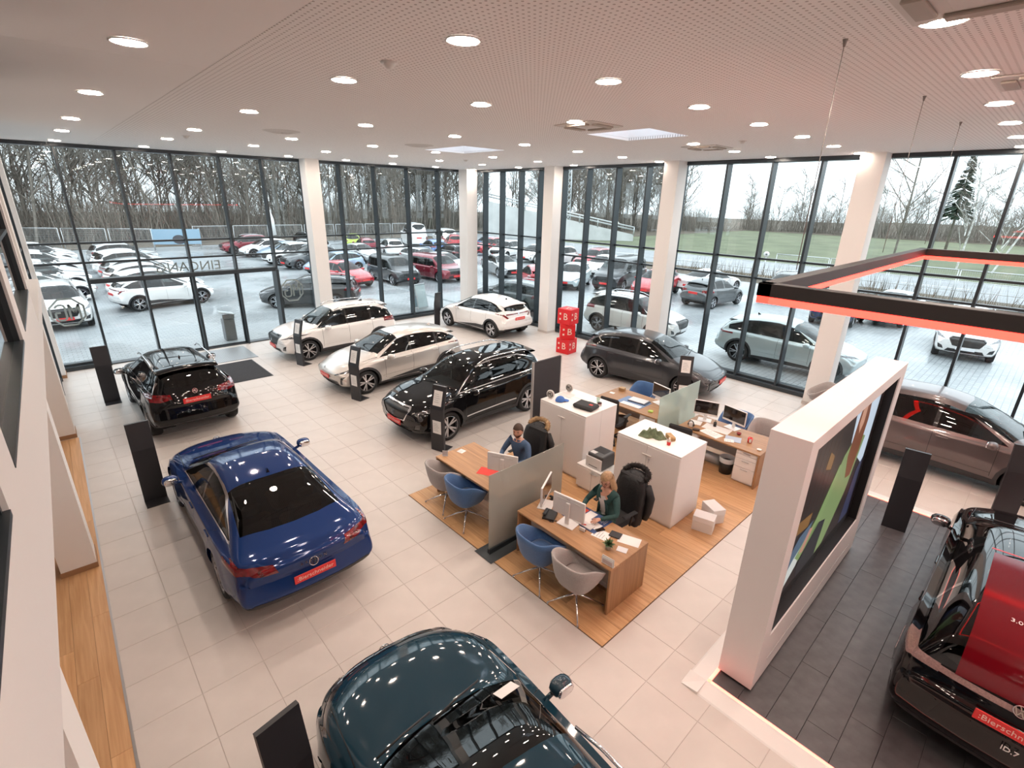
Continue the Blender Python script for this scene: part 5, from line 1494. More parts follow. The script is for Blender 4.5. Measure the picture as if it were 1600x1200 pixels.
def leafplant(label, x, y, z, pot, r=.10, n=46, seed=1, potr=.045, poth=.07):
    t = thing('potted_plant', label, 'plant', (x, y, z)); rr = random.Random(seed)
    MB().lathe([(0, 0), (potr * .8, 0), (potr, poth), (potr * .85, poth), (potr * .8, poth - .012), (0, poth - .012)], 18).build('plant_pot', pot, t)
    gm = [M('leaf green', (.055, .12, .045), .6), M('leaf pale', (.13, .20, .09), .6)]
    me = []
    for g_ in gm:
        b = MB(); b.smooth = True; b.add([(0, -.004, 0), (0, .004, 0), (.5, -.16, .10), (.5, .16, .10), (.5, 0, .05), (1, 0, .0)], [(0, 2, 4), (0, 4, 1), (1, 4, 3), (2, 5, 4), (4, 5, 3)]); me.append(b.data('leaf', g_))
    for i in range(n):
        o = inst('leaf', me[i % 2], t, (0, 0, poth - .01), (0, -math.radians(rr.uniform(8, 78)), rr.uniform(0, 2 * PI))); s = r * rr.uniform(.75, 1.15); o.scale = (s, s, s)
    return t
leafplant('small green leafy plant in a grey pot on the woman\'s desk', 4.84, 3.19, DZ, M('pot concrete', (.38, .36, .33), .8))
t = thing('leaflet_stand', 'white acrylic leaflet stand at the corner of the woman\'s desk', 'leaflet stand', (4.585, 3.0, DZ), math.radians(4))
MB().box(-.002, .004, -.09, .09, 0, .115).build('back_plate', M('acrylic milky', (.72, .70, .68), .2), t); MB().box(-.02, .02, -.09, .09, 0, .004).build('foot', M('acrylic milky'), t)
MB().box(-.022, -.018, -.085, .085, .004, .112).build('leaflet', PAPER, t); MB().box(-.0225, -.022, -.075, .075, .02, .075).build('printed_area', M('print pink', (.62, .50, .48), .7), t)
sheet('large white sheet at the end of the woman\'s desk', 5.21, 3.10, 20, .20, .30)
sheet('small pale card next to the large white sheet', 4.97, 3.05, 20, .11, .14, (.66, .67, .69), .006)
sheet('white notes half under the plant', 5.02, 3.44, 10, .20, .24, lines=4)
t = thing('smartphone', 'black smartphone lying on the white notes', 'phone', (5.09, 3.52, DZ + .0045), math.radians(70)); MB().rbox(-.035, .035, -.07, .07, 0, .009, .004).build('phone_body', MD, t)
sheet('black tray behind the plant', 5.16, 3.30, 15, .13, .16, (.03, .03, .034), .018, 'pen_tray', 'tray')
t = thing('card_holder', 'small white card holder before the desk pad', 'card holder', (4.88, 3.68, DZ), math.radians(8)); MB().rbox(-.012, .012, -.045, .045, 0, .055, .004).build('card_stack', M('acrylic milky'), t); MB().rbox(.012, .03, -.05, .05, 0, .03, .003).build('holder_back', M('oak dark', (.12, .06, .03), .5), t)
sheet('red stapler box at the monitor foot', 4.99, 3.93 - .19, 20, .03, .07, (.45, .03, .02), .03, 'small_box', 'box')
sheet('red mat under the man\'s monitor', 4.92, 5.83, 28, .24, .34, (.72, .035, .02), .003, 'desk_mat', 'desk pad')
sheet('white card at the far end of the man\'s desk', 5.03, 6.73, 12, .13, .13, lines=3)
t = thing('leaflet_stand', 'tiny clear leaflet stand at the corner of the man\'s desk', 'leaflet stand', (4.70, 6.79, DZ), math.radians(40)); MB().box(-.003, .003, -.05, .05, 0, .10).box(-.03, .03, -.05, .05, 0, .004).build('acrylic', M('acrylic grey', (.45, .44, .46), .2), t)
t = thing('ballpoint_pen', 'white pen in front of the man', 'pen', (5.16, 5.98, DZ)); MB().tube([(-.05, -.03, .006), (.0, .0, .05), (.05, .03, .10)], .006, 6).build('pen_barrel', MW, t)
# far desks
sheet('blue desk pad on the far desk', 9.62, 6.05, 0, .50, .66, (.16, .25, .42), .004, 'desk_pad', 'desk pad')
t = thing('laptop', 'closed white laptop on a dark folder on the far desk', 'laptop', (9.74, 6.02, DZ + .005), math.radians(6)); MB().rbox(-.15, .15, -.26, .20, 0, .014, .004).build('folder', M('folder navy', (.03, .05, .10), .5), t); MB().rbox(-.13, .13, -.22, .20, .014, .034, .006).build('laptop_body', M('laptop white', (.66, .68, .72), .4), t)
sheet('white sheets at the front of the far desk', 9.42, 6.0, 3, .16, .50, lines=5, z=DZ + .005)
sheet('white card by the blue chair of the far desk', 9.72, 6.76, 10, .10, .12)
t = thing('card_box', 'wooden card box on the far desk', 'box', (10.05, 6.70, DZ), math.radians(5)); MB().rbox(-.06, .06, -.07, .07, 0, .07, .004).build('box_body', M('box oak', (.36, .22, .10), .6), t); MB().rbox(-.063, .063, -.073, .073, .07, .078, .003).build('box_lid', M('box oak pale', (.42, .27, .14), .6), t)
t = thing('memo_cube', 'green note block near the glass on the far desk', 'note block', (9.42, 5.47, DZ), math.radians(20)); MB().rbox(-.05, .05, -.05, .05, 0, .03, .004).build('note_block', M('lime paper', (.42, .55, .12), .7), t)
t = thing('computer_mouse', 'dark mouse beside the far desk monitor', 'mouse', (9.72, 5.30, DZ)); MB().ell((0, 0, .012), (.05, .03, .02), 12, 6).build('mouse_shell', BLACKP(), t)
leafplant('small green plant at the far end of the pale green glass', 9.90, 5.22, DZ, M('pot white', (.75, .74, .72), .5), .08, 24, 5, .03, .05)
sheet('keyboard tray with papers before the two dark screens', 9.72, 4.05, 4, .30, .55, (.72, .70, .68), .004)
sheet('loose white papers on the left half of the red mug desk', 9.42, 4.02, -12, .25, .42, lines=6)
sheet('pale blue leaflets on the red mug desk', 9.50, 3.60, 20, .26, .30, (.42, .50, .62), .004)
sheet('white note on the leaflets of the red mug desk', 9.36, 3.62, 28, .14, .18, z=DZ + .005, lines=3)
sheet('paper pile under the left dark screen', 9.66, 4.50, 15, .22, .24, h=.012)
t = thing('red_mug', 'red and white mug at the end of the desk', 'mug', (9.62, 3.32, DZ), math.radians(30))
MB().lathe([(0, 0), (.045, 0), (.047, .10), (.041, .10), (.039, .01), (0, .01)], 20).build('mug_body', M('mug red', (.62, .02, .015), .25, coat=.5), t); MB().box(-.048, -.040, -.022, .022, .015, .088).build('white_panel', PAPER, t); MB().tube([(.046, 0, .08), (.075, 0, .07), (.075, 0, .03), (.046, 0, .02)], .006, 6).build('mug_handle', M('mug red'), t)
t = thing('pen_cup', 'tall black pen cup between the two dark screens', 'pen cup', (9.80, 4.14, DZ)); MB().lathe([(0, 0), (.032, 0), (.032, .10), (.028, .10), (.028, .01), (0, .01)], 16).build('cup', BLACKP(), t); MB().cyl((.01, 0, .02), (.02, .005, .15), .005, 6).build('pen', BLACKP(), t)
t = thing('headset', 'black headset on a white stand at the left end of the red mug desk', 'headset', (9.40, 4.47, DZ)); MB().rbox(-.035, .035, -.04, .04, 0, .11, .01).build('headset_stand', MW, t); MB().tube([(0, .055 * math.cos(a), .07 + .065 * math.sin(a)) for a in np.linspace(-.3, PI + .3, 16)], .010, 6).ell((0, .06, .05), (.03, .015, .03)).ell((0, -.06, .05), (.03, .015, .03)).build('headband', BLACKP(), t)
t = thing('glasses_case', 'small dark case on the left end of the red mug desk', 'case', (9.30, 4.30, DZ), .5); MB().ell((0, 0, .025), (.04, .08, .025), 12, 6, .7).build('case_shell', M('case brown', (.06, .035, .025), .5), t)
t = thing('raspberry_bowl', 'small dark red bowl between the papers and the red mug', 'bowl', (9.80, 3.62, DZ)); MB().lathe([(0, 0), (.03, 0), (.05, .04), (.046, .04), (.026, .008), (0, .008)], 16).build('bowl_shell', M('dark red', (.25, .03, .03), .5), t)
t = thing('white_bowl', 'small white dish at the very end of the red mug desk', 'bowl', (9.42, 3.05, DZ)); MB().lathe([(0, 0), (.03, 0), (.045, .02), (.04, .02), (.025, .006), (0, .006)], 16).build('dish', PAPER, t)
# on the cabinets
CZ = 1.412
def emblem_disc(label, x, y, rz):
    t = thing('display_emblem', label, 'emblem', (x, y, CZ), math.radians(rz))
    MB().lathe([(0, -.015), (.085, -.015), (.09, 0), (.085, .015), (0, .015)], 24, 'x', (0, 0, .095)).build('disc', M('emblem cream', (.66, .62, .58), .4), t)
    octagon('emblem_sign', t, frame((-.0155, 0, .095), (0, -1, 0), (0, 0, 1)), .07, BLACKP(), depth=.004)
    MB().rbox(-.03, .03, -.04, .04, 0, .012, .004).build('foot', M('emblem cream'), t)
emblem_disc('round cream emblem stand on the near left corner of the cabinet', 7.04, 6.38, 12)
emblem_disc('round cream emblem stand on the far cabinet\'s corner', 7.62, 6.38, 12)
t = thing('baseball_cap', 'blue cap lying on the white filing cabinet', 'cap', (7.08, 6.15, CZ + .012), math.radians(-25))
b = MB(); rows = []
for j in range(7):
    a = j / 6 * PI / 2; rows.append([(.10 * math.cos(a) * math.cos(c), .09 * math.cos(a) * math.sin(c), .10 * math.sin(a)) for c in np.linspace(0, 2 * PI, 19)])
CAPM = M('cap blue', (.06, .16, .46), .8); b.grid(rows); b.build('crown', CAPM, t)
b = MB(); b.grid([[(.09 * math.cos(c) + .10 * k, .085 * math.sin(c), .012 - .02 * k * k + dz) for c in np.linspace(-1.2, 1.2, 12)] for dz in (0,) for k in (0, .5, 1)]); b.build('peak', CAPM, t)
t = thing('carry_case', 'flat black case with a red tab on the white filing cabinet', 'case', (7.22, 5.60, CZ), math.radians(8))
MB().rbox(-.16, .16, -.22, .22, 0, .085, .03).build('case_shell', M('case black', (.022, .021, .022), .7), t); MB().rbox(-.03, .03, -.15, -.07, .086, .090, .002).build('red_tab', M('tab red', (.6, .03, .02), .5), t)
MB().tube([(.16, -.08, .04), (.20, -.05, .045), (.20, .05, .045), (.16, .08, .04)], .012, 6).build('case_handle', M('case black'), t)
t = thing('glass_jar', 'glass jar with dark red label on the filing cabinet', 'jar', (7.52, 5.50, CZ)); MB().lathe([(0, 0), (.042, 0), (.042, .055), (.038, .055), (.038, .008), (0, .008)], 18).build('jar_body', M('jar red', (.13, .02, .02), .3), t); MB().lathe([(.043, .015), (.043, .03)], 18).build('jar_label', PAPER, t); MB().lathe([(0, .056), (.04, .056), (.04, .064), (0, .064)], 16).build('jar_lid', BLACKP(), t)
t = thing('drinking_glass', 'empty drinking glass at the edge of the filing cabinet', 'glass', (7.60, 5.60, CZ)); MB().lathe([(0, 0), (.03, 0), (.036, .12), (.033, .12), (.028, .008), (0, .008)], 16).build('glass_wall', G('tumbler glass', (.85, .92, .88), (.08, .8)), t)
t = sheet('red and white leaflet on the far corner of the filing cabinets', 7.45, 6.30, 10, .22, .3, (.74, .66, .64), z=CZ); sheet('two white sheets lying on the filing cabinets', 7.60, 5.95, 5, .21, .42, z=CZ)
t = thing('green_cloth', 'crumpled green cloth on the wide filing cabinet', 'cloth', (7.17, 4.07, 1.392), math.radians(20))
b = MB(); rr = random.Random(11); rows = []
for j in range(15):
    row = []
    for i in range(37):
        a = 2 * PI * i / 36; q = j / 14
        r = (.155 + .045 * math.sin(3 * a + 1) + .02 * math.sin(7 * a)) * q
        row.append((r * math.cos(a) * 1.05, r * math.sin(a) * 1.25, max(.0, (1 - q ** 2.2) * .105 + .034 * math.sin(5 * a + 6 * q) * q * (1 - q) * 4 + .02 * math.sin(9 * a - 4 * q) * (1 - q) * q * 4)))
    rows.append(row)
b.grid(rows); b.build('cloth_fold', M('sage cloth', (.13, .17, .10), .9, noise=.25, nscale=25), t)
t = thing('wooden_truck', 'small wooden toy block with a bottle on the wide cabinet', 'toy', (7.30, 3.80, 1.392), math.radians(-35)); MB().rbox(-.05, .05, -.10, .10, 0, .075, .008).build('block', M('toy wood', (.42, .26, .11), .6, noise=.3, nscale=25), t); MB().rbox(-.052, .052, -.10, .0, .02, .04, .004).build('block_band', M('toy brown', (.16, .10, .04), .6), t)
t = thing('small_bottle', 'small bottle with red base on the wide filing cabinet', 'bottle', (7.08, 3.70, 1.392)); MB().lathe([(0, 0), (.03, 0), (.032, .06), (0, .06)], 16).build('bottle_base', M('bottle red', (.62, .03, .03), .4), t); MB().lathe([(.028, .06), (.028, .09), (.014, .11), (.014, .13), (0, .13)], 16).build('bottle_neck', M('bottle clear', (.62, .55, .48), .2), t)
# boxes, bins, cubes
def paperbox(label, x, y, rz, w, l, h, patch=None):
    t = thing('paper_carton', label, 'box', (x, y, .010), math.radians(rz))
    MB().rbox(-w / 2, w / 2, -l / 2, l / 2, 0, h - .10, .003).build('box_body', M('carton white', (.76, .73, .71), .6), t); MB().rbox(-w / 2 - .004, w / 2 + .004, -l / 2 - .004, l / 2 + .004, h - .099, h, .003).build('box_lid', M('carton lid white', (.80, .78, .77), .6), t)
    if patch: MB().box(-w / 2 - .0055, -w / 2 - .004, -l / 2 + .02, -l / 2 + .10, .04, .15).build('printed_label', M('label grey', (.33, .33, .33), .7), t)
paperbox('white carton with lid, nearer one beside the wide cabinet', 7.30, 2.98, 15, .23, .33, .27)
paperbox('white carton with grey printed label, right one beside the wide cabinet', 7.70, 3.02, -28, .23, .33, .27, True)
t = thing('waste_bin', 'black waste bin with clear liner beside the drawer pedestal', 'bin', (9.45, 3.62, .010)); MB().lathe([(0, 0), (.12, 0), (.15, .34), (.142, .34), (.115, .01), (0, .01)], 20).build('bin_wall', BLACKP(), t); MB().lathe([(.146, .25), (.154, .345), (.14, .352), (.13, .25)], 20).build('bin_liner', M('liner pale', (.55, .56, .58), .3), t)
t = thing('cable_tube', 'silver bundle lying under the desk with the red mug', 'tube', (0, 0, .010)); MB().cyl((9.62, 3.80, .12), (9.62, 4.55, .12), .11, 16).build('tube_wrap', M('foil silver', (.42, .44, .47), .35, .4, bump=.3), t)
t = thing('waste_basket', 'dark brown basket under the far desk', 'bin', (9.55, 6.3, .010)); MB().lathe([(0, 0), (.12, 0), (.15, .30), (.142, .30), (.115, .01), (0, .01)], 20).build('basket_wall', M('basket brown', (.05, .03, .022), .7), t)
REDC = M('cube red', (.68, .012, .018), .45); CREAM = M('cube print', (.80, .66, .55), .6)
def cube(label, s, x, y, z, rz, faces):
    t = thing('display_cube', label, 'cube', (x, y, z), math.radians(rz), None); h = s / 2
    MB().rbox(-h, h, -h, h, 0, s, .012).build('cube_body', REDC, t)
    for a in faces:
        Rm = Matrix.Rotation(a, 4, 'Z'); M4 = Rm @ frame((0, -h - .0005, h), (1, 0, 0), (0, 0, 1))
        text('cube_letter', 'B', s * .62, CREAM, t, M4 @ Matrix.Translation((s * .12, 0, 0)), .001)
        b = MB()
        for zz in (-.17, .17): b.box(-s * .34, -s * .22, s * (zz - .06), s * (zz + .06), -.001, .001)
        o = b.build('cube_dots', CREAM, t); o.matrix_local = M4
    b = MB()
    for a, c in ((-.18, .0), (.1, .08), (0, -.15)): b.box(s * (a - .06), s * (a + .1), s * (c - .06), s * (c + .06), s, s + .001)
    b.build('top_print', CREAM, t)
cube('lowest of the three stacked red cubes by the white column', .54, 13.44, 11.53, 0, 6, (0, -PI / 2, PI / 2))
cube('middle of the three stacked red cubes by the white column', .53, 13.44, 11.53, .541, -45, (0, -PI / 2, PI / 2))
cube('topmost of the three stacked red cubes by the white column', .55, 13.44, 11.53, 1.072, 8, (0, -PI / 2, PI / 2))
# ================================================================ outside: parked cars
O = dict(white=P_WHITE, silver=paint('silver', (.42, .43, .44), .6, .3), grey=paint('slate grey', (.11, .115, .12), .5, .3), black=P_BLACK, dark=paint('dark grey', (.035, .037, .04), .4, .3), red=paint('tornado red', (.42, .012, .022)), wine=paint('wine red', (.20, .008, .022), .3), blue=paint('mid blue', (.10, .18, .38), .4, .3), ice=paint('ice blue', (.50, .58, .60), .3, .3), navy=paint('navy blue', (.012, .022, .075), .3), lime=paint('lime green', (.42, .56, .06)), pale=paint('pale blue', (.30, .40, .52), .4, .3))
LOT = [
 # label, model, colour, x, y, heading, detail
 ('white electric hatchback side-on outside the entrance doors', 'hatch', 'white', 4.1, 29.5, 12, 1),
 ('white car facing the entrance glass behind the left film emblem', 'suv', 'white', .2, 27.8, -89, 1),
 ('white car right behind the side-on hatchback, second of its row', 'hatch', 'white', 4.3, 32.3, 12, 0),
 ('white car third in the row that starts with the side-on hatchback', 'hatch', 'white', 4.4, 35.2, 12, 0),
 ('silver car fourth in the row that starts with the side-on hatchback', 'hatch', 'silver', 4.5, 38.2, 12, 0),
 ('white car fifth in the row that starts with the side-on hatchback', 'suv', 'white', 4.5, 41.3, 12, 0),
 ('white car sixth in the row that starts with the side-on hatchback', 'hatch', 'white', 4.6, 44.5, 12, 0),
 ('silver car last in the row that starts with the side-on hatchback', 'suv', 'silver', 4.7, 47.8, 12, 0),
 ('white car first in the row behind the car with the film emblem', 'hatch', 'white', -.3, 33.4, 8, 0),
 ('white car second in the row behind the car with the film emblem', 'suv', 'white', -.2, 36.6, 8, 0),
 ('white car third in the row behind the car with the film emblem', 'hatch', 'white', -.2, 39.8, 8, 0),
 ('white car fourth in the row behind the car with the film emblem', 'suv', 'white', -.1, 43.0, 8, 0),
 ('white car fifth in the row behind the car with the film emblem', 'hatch', 'white', -.1, 46.2, 8, 0),
 ('white car sixth in the row behind the car with the film emblem', 'suv', 'white', 0, 49.5, 8, 0),
 ('white car last in the row behind the car with the film emblem', 'hatch', 'white', 0, 52.8, 8, 0),
 ('white car outside the side glass at the far left', 'hatch', 'white', -5.2, 29.0, 8, 0),
 ('white car behind the first one outside the far left side glass', 'suv', 'white', -5.2, 34.5, 8, 0),
 ('silver car third outside the far left side glass', 'hatch', 'silver', -5.3, 38.5, 8, 0),
 ('white car furthest outside the far left side glass', 'hatch', 'white', -5.3, 44.0, 8, 0),
 ('dark wine red car far off left of the entrance column', 'suv', 'wine', 14.4, 52.2, 182, 0),
 ('white car far off beside the dark wine red one', 'hatch', 'white', 15.1, 48.9, 184, 0),
 ('pale blue car in the far row left of the entrance column', 'city', 'pale', 15.4, 45.6, 184, 0),
 ('white SUV in the far row left of the entrance column', 'suv', 'white', 14.9, 42.3, 186, 0),
 ('dark grey SUV nearest in the far row left of the entrance column', 'suv', 'grey', 15.2, 39.2, 188, 0),
 ('dark grey car behind the right film emblem, tail to the right', 'estate', 'dark', 9.7, 25.3, 146, 1),
 ('red small car behind the dark grey one by the right film emblem', 'city', 'red', 13.6, 29.9, -76, 1),
 ('dark grey people carrier facing the glass between two red cars', 'mpv', 'dark', 16.85, 29.6, -92, 1),
 ('red people carrier facing the glass left of the corner column', 'mpv', 'wine', 19.7, 28.9, -88, 1),
 ('light blue hatchback behind the red small car', 'hatch', 'pale', 15.4, 35.3, 190, 1),
 ('lime green small SUV far off among the parked cars', 'suv', 'lime', 24.3, 50.3, 60, 0),
 ('black SUV far off left of the lime green one', 'suv', 'black', 21.3, 54.1, -80, 0),
 ('tall white camper van far off by the fence', 'camper', 'white', 31.9, 51.1, 70, 1),
 ('white SUV seen from behind in front of the camper van', 'suv', 'white', 24.2, 42.8, 75, 0),
 ('dark red hatchback beside the white SUV before the camper van', 'city', 'wine', 23.6, 46.6, 75, 0),
 ('silver estate behind the light blue hatchback', 'estate', 'silver', 18.6, 46.4, -80, 0),
 ('red pick-up like wagon right of the camper van', 'suv', 'red', 33.2, 45.2, 60, 0),
 ('white van behind the red wagon right of the camper', 'van', 'white', 35.4, 50.0, 70, 0),
 ('silver estate behind the red people carrier', 'estate', 'silver', 22.6, 34.8, -85, 0),
 ('silver car half hidden by the corner column', 'hatch', 'silver', 21.9, 31.0, -85, 0),
 ('blue hatchback far behind the red people carrier', 'city', 'blue', 28.3, 42.0, 80, 0),
 ('red car far off in the narrow panes right of the corner column', 'suv', 'red', 33.4, 39.4, 190, 0),
 ('white SUV far off beside the red car in the narrow panes', 'suv', 'white', 32.4, 36.0, 200, 0),
 ('white hatchback far off in the narrow panes', 'hatch', 'white', 33.0, 32.7, 195, 0),
 ('silver saloon with red plate in the narrow panes', 'fastback', 'silver', 24.9, 28.0, -110, 1),
 ('red car seen from behind in the narrow panes', 'city', 'red', 22.6, 22.3, 60, 1),
 ('dark grey estate right outside the narrow panes', 'estate', 'grey', 17.3, 18.4, 96, 1),
 ('white and blue hatchback outside above the red cubes', 'city', 'ice', 25.0, 21.3, 205, 1),
 ('long dark van outside behind the white SUV by the red cubes', 'van', 'dark', 27.4, 19.3, 192, 1),
 ('red hatchback outside, half hidden by the second column', 'hatch', 'red', 27.0, 16.4, 192, 1),
 ('red car far off above the dark van', 'suv', 'red', 33.4, 26.2, 185, 0),
 ('white car far off above the white and blue hatchback', 'suv', 'white', 32.2, 29.3, 185, 0),
 ('white small SUV parked along the glass beside the red cubes', 'suv', 'white', 17.95, 11.7, -84, 1),
 ('white saloon behind the dark hatchback on the wet paving', 'fastback', 'white', 30.6, 14.8, -6, 1),
 ('dark grey hatchback with its tail to the column on the wet paving', 'city', 'grey', 26.9, 12.75, -5, 1),
 ('black car outside behind the corner of the hanging light frame', 'estate', 'black', 32.2, 10.9, 182, 1),
 ('dark blue SUV facing the glass beyond the light frame', 'suv', 'navy', 28.0, 7.0, 190, 1),
 ('grey coupe side-on outside under the light frame', 'fastback', 'silver', 30.3, 5.2, 178, 1),
 ('white SUV facing the glass at the far right outside', 'suv', 'white', 25.9, 1.9, 187, 1),
 ('pale blue electric crossover parked along the glass on the right', 'crossover', 'ice', 18.35, 5.75, -87, 2),
 ('dark red car at the right edge outside', 'suv', 'wine', 32.4, -1.4, 180, 0),
 ('silver hatchback in the middle of the lot', 'city', 'silver', 20.2, 40.6, -82, 0),
 ('black estate in the middle of the lot', 'estate', 'black', 27.0, 37.0, 80, 0),
 ('blue car near the fence right of the camper', 'city', 'blue', 36.0, 43.0, 75, 0),
 ('white hatchback behind the long dark van', 'hatch', 'white', 30.8, 23.4, 190, 0),
]
WPL = (False, False)
for lb, mdl, c, x, y, h, d in LOT:
    nm = {'suv': 'parked_suv', 'hatch': 'parked_hatchback', 'city': 'parked_hatchback', 'estate': 'parked_estate', 'fastback': 'parked_saloon', 'van': 'parked_van', 'mpv': 'parked_minivan', 'camper': 'camper_van', 'crossover': 'parked_crossover'}[mdl]
    rp = not (12 > y > -3 and x > 16)
    car(nm, lb, mdl, O[c], (x, y), h, detail=d, red=(rp, rp), plates=d > 0 or y < 40, badge='round' if d == 2 else None, z=-.02, style=2 if d == 0 else (1 if d == 1 else 0), cat='van' if 'van' in nm else 'car')
# ================================================================ outside: fences, signs, street furniture
GALV = M('galvanised steel', (.55, .57, .58), .4, .8)
fr = MB()
for p, q in (((-1.72, 0, .05), (1.72, 0, .05)), ((-1.72, 0, 1.98), (1.72, 0, 1.98)), ((-1.72, 0, 0), (-1.72, 0, 2)), ((1.72, 0, 0), (1.72, 0, 2))): fr.cyl(p, q, .028, 6)
fme = fr.data('panel_frame', GALV)
wr = MB()
for k in range(34): wr.box(-1.7 + k * .1, -1.694 + k * .1, -.003, .003, .05, 1.98)
for k in range(9): wr.box(-1.7, 1.7, -.003, .003, .25 + k * .2, .256 + k * .2)
wme = wr.data('wire_mesh', GALV)
ft = MB().rbox(-.35, .35, -.11, .11, 0, .13, .03).data('fence_foot', M('concrete foot', (.25, .25, .25), .9))
def fence(label, p, q, group):
    p, q = Vector(p), Vector(q); d = q - p; n = max(1, round(d.length / 3.5)); a = math.atan2(d.y, d.x)
    for i in range(n):
        c = p + d * ((i + .5) / n)
        t = thing('fence_panel', label, 'fence', (c.x, c.y, -.02), a, group)
        inst('panel_frame', fme, t); tag(inst('wire_mesh', wme, t), kind='stuff'); inst('fence_foot', ft, t, (-1.72, 0, 0))
fence('mobile steel mesh fence panel beyond the rows of white cars', (-14, 71), (8.2, 57.6), 'mobile fence panels on the left')
fence('mobile steel mesh fence panel behind the far rows of cars', (12.0, 61), (38, 60), 'mobile fence panels behind the far rows')
fence('mobile steel mesh fence panel along the road on the right', (38.6, 14), (38.6, -16), 'mobile fence panels along the road')
t = thing('banner_board', 'pale blue printed banner on the fence beyond the rows of cars', 'banner', (10.1, 58.2, -.02), math.radians(-20))
MB().rbox(-2.0, 2.0, -.03, .03, .5, 1.9, .01).build('banner_cloth', M('banner blue', (.24, .36, .46), .6), t)
for x in (-1.9, 1.9): MB().cyl((x, .05, 0), (x, .05, 1.95), .04, 8).build('banner_post', GALV, t)
MB().ell((.2, -.04, .95), (.55, .01, .42), 14, 8).build('banner_motif', M('banner dark', (.05, .05, .06), .6), t)
# railing along the road
t = thing('guard_rail', 'white tubular railing along the road on the right', 'railing', (41.0, 0, -.02))
for z in (.55, 1.1): MB().cyl((0, -20, z), (0, 40, z), .03, 6).build('rail', M('rail white', (.62, .64, .65), .5), t)
for k in range(24): MB().cyl((0, -20 + k * 2.5, 0), (0, -20 + k * 2.5, 1.1), .03, 6).build('post', M('rail white'), t)
# road, verge, field, forest floor, ramp
g2 = struct('road', label='grey road beyond the railing'); MB().box(42, 52, -60, 120, -.2, -.015).build('asphalt', M('asphalt', (.26, .27, .28), .55, noise=.15, nscale=.6), g2)
for k in range(14): MB().box(46.9, 47.1, -50 + k * 9, -46 + k * 9, -.015, -.011).build('road_dash', M('road white', (.6, .6, .6), .7), g2)
g3 = struct('field', label='green meadow beyond the road'); MB().box(52, 112, -80, 48, -.2, -.01).build('meadow', M('meadow grass', (.125, .14, .08), .95, noise=.25, nscale=.25), g3)
g4 = struct('forest_ground', label='brown leaf-covered ground under the trees'); MB().box(-120, 42, 62, 170, -.2, .02).box(52, 200, 48, 170, -.2, .02).box(112, 240, -140, 48, -.2, .02).box(37, 42, -60, 62, -.2, -.018).build('leaf_litter', M('leaf litter', (.105, .085, .062), .95, noise=.4, nscale=.4), g4)
rp_ = struct('ramp', label='pale concrete road ramp climbing beyond the corner')
b = MB(); A_, B_ = Vector((68, 48)), Vector((53.5, 62.5)); d_ = (B_ - A_).normalized(); n_ = Vector((d_.y, -d_.x)) * -1
q = [A_ + n_ * -1.5, B_ + n_ * -3, B_ + n_ * 8, A_ + n_ * 8]
b.add([(p.x, p.y, 0) for p in q] + [(q[0].x, q[0].y, .6), (q[1].x, q[1].y, 4.6), (q[2].x, q[2].y, 4.9), (q[3].x, q[3].y, .9)], [(0, 1, 5, 4), (1, 2, 6, 5), (2, 3, 7, 6), (3, 0, 4, 7), (4, 5, 6, 7)])
b.build('ramp_body', M('ramp concrete', (.52, .53, .52), .8, noise=.15, nscale=.5), rp_)
b = MB(); 
for i in range(2):
    a0, a1 = q[3] - d_ * 0, q[2]
    b.tube([(a0.x, a0.y, 1.5 + .35 * i), (a1.x, a1.y, 5.5 + .35 * i)], .10, 6)
b.build('crash_barrier', GALV, rp_)
for k in range(9):
    p = q[3].lerp(q[2], k / 8); MB().cyl((p.x, p.y, .8 + 4 * k / 8), (p.x, p.y, 1.9 + 4 * k / 8), .08, 6).build('barrier_post', GALV, rp_)
def post(t, h, r=.035): MB().cyl((0, 0, 0), (0, 0, h), r, 8).build('sign_post', GALV, t)
t = thing('road_sign', 'yellow and white diamond priority road sign outside', 'road sign', (54.2, 39.6, 0), math.radians(215)); post(t, 3.0)
for s, m_, x in ((.62, M('sign white', (.75, .75, .72), .5), .05), (.45, M('sign yellow', (.75, .5, .03), .5), .065)):
    o = MB().rbox(x - .01, x + .01, -s / 2, s / 2, -s / 2, s / 2, .01).build('sign_plate', m_, t, (0, 0, 2.7)); o.rotation_euler = (PI / 4, 0, 0)
t = thing('road_sign', 'white and black direction sign frame outside near the second column', 'road sign', (44.6, 26.8, 0), math.radians(200)); post(t, 3.0)
MB().prism([(-.55, 1.9), (.15, 2.9), (.55, 2.9), (.55, 1.2)], .03, .05, 'x').build('sign_plate', M('sign white'), t); MB().prism([(-.35, 1.98), (.18, 2.72), (.42, 2.72), (.42, 1.55)], .025, .03, 'x').build('sign_field', M('sign dark', (.16, .17, .18), .5), t)
t = thing('road_sign', 'slim white marker post sign beyond the dark hatchback', 'road sign', (41.8, 16.0, 0), math.radians(190)); post(t, 1.6, .05); MB().lathe([(0, 0), (.22, 0), (.22, .02), (0, .02)], 16, 'x', (.05, 0, 1.6)).build('sign_plate', M('sign white'), t); MB().lathe([(0, .021), (.08, .021), (.08, .025), (0, .025)], 12, 'x', (.05, 0, 1.6)).build('sign_dot', M('sign dark'), t)
t = thing('lamp_post', 'white lamp post standing far off behind the parked cars', 'lamp post', (42, 55, 0)); MB().tube([(0, 0, 0), (0, 0, 5.4)], .07, 8).build('post_shaft', GALV, t); MB().rbox(-.5, .5, -.12, .12, 5.35, 5.47, .03).build('lamp_head', GALV, t)
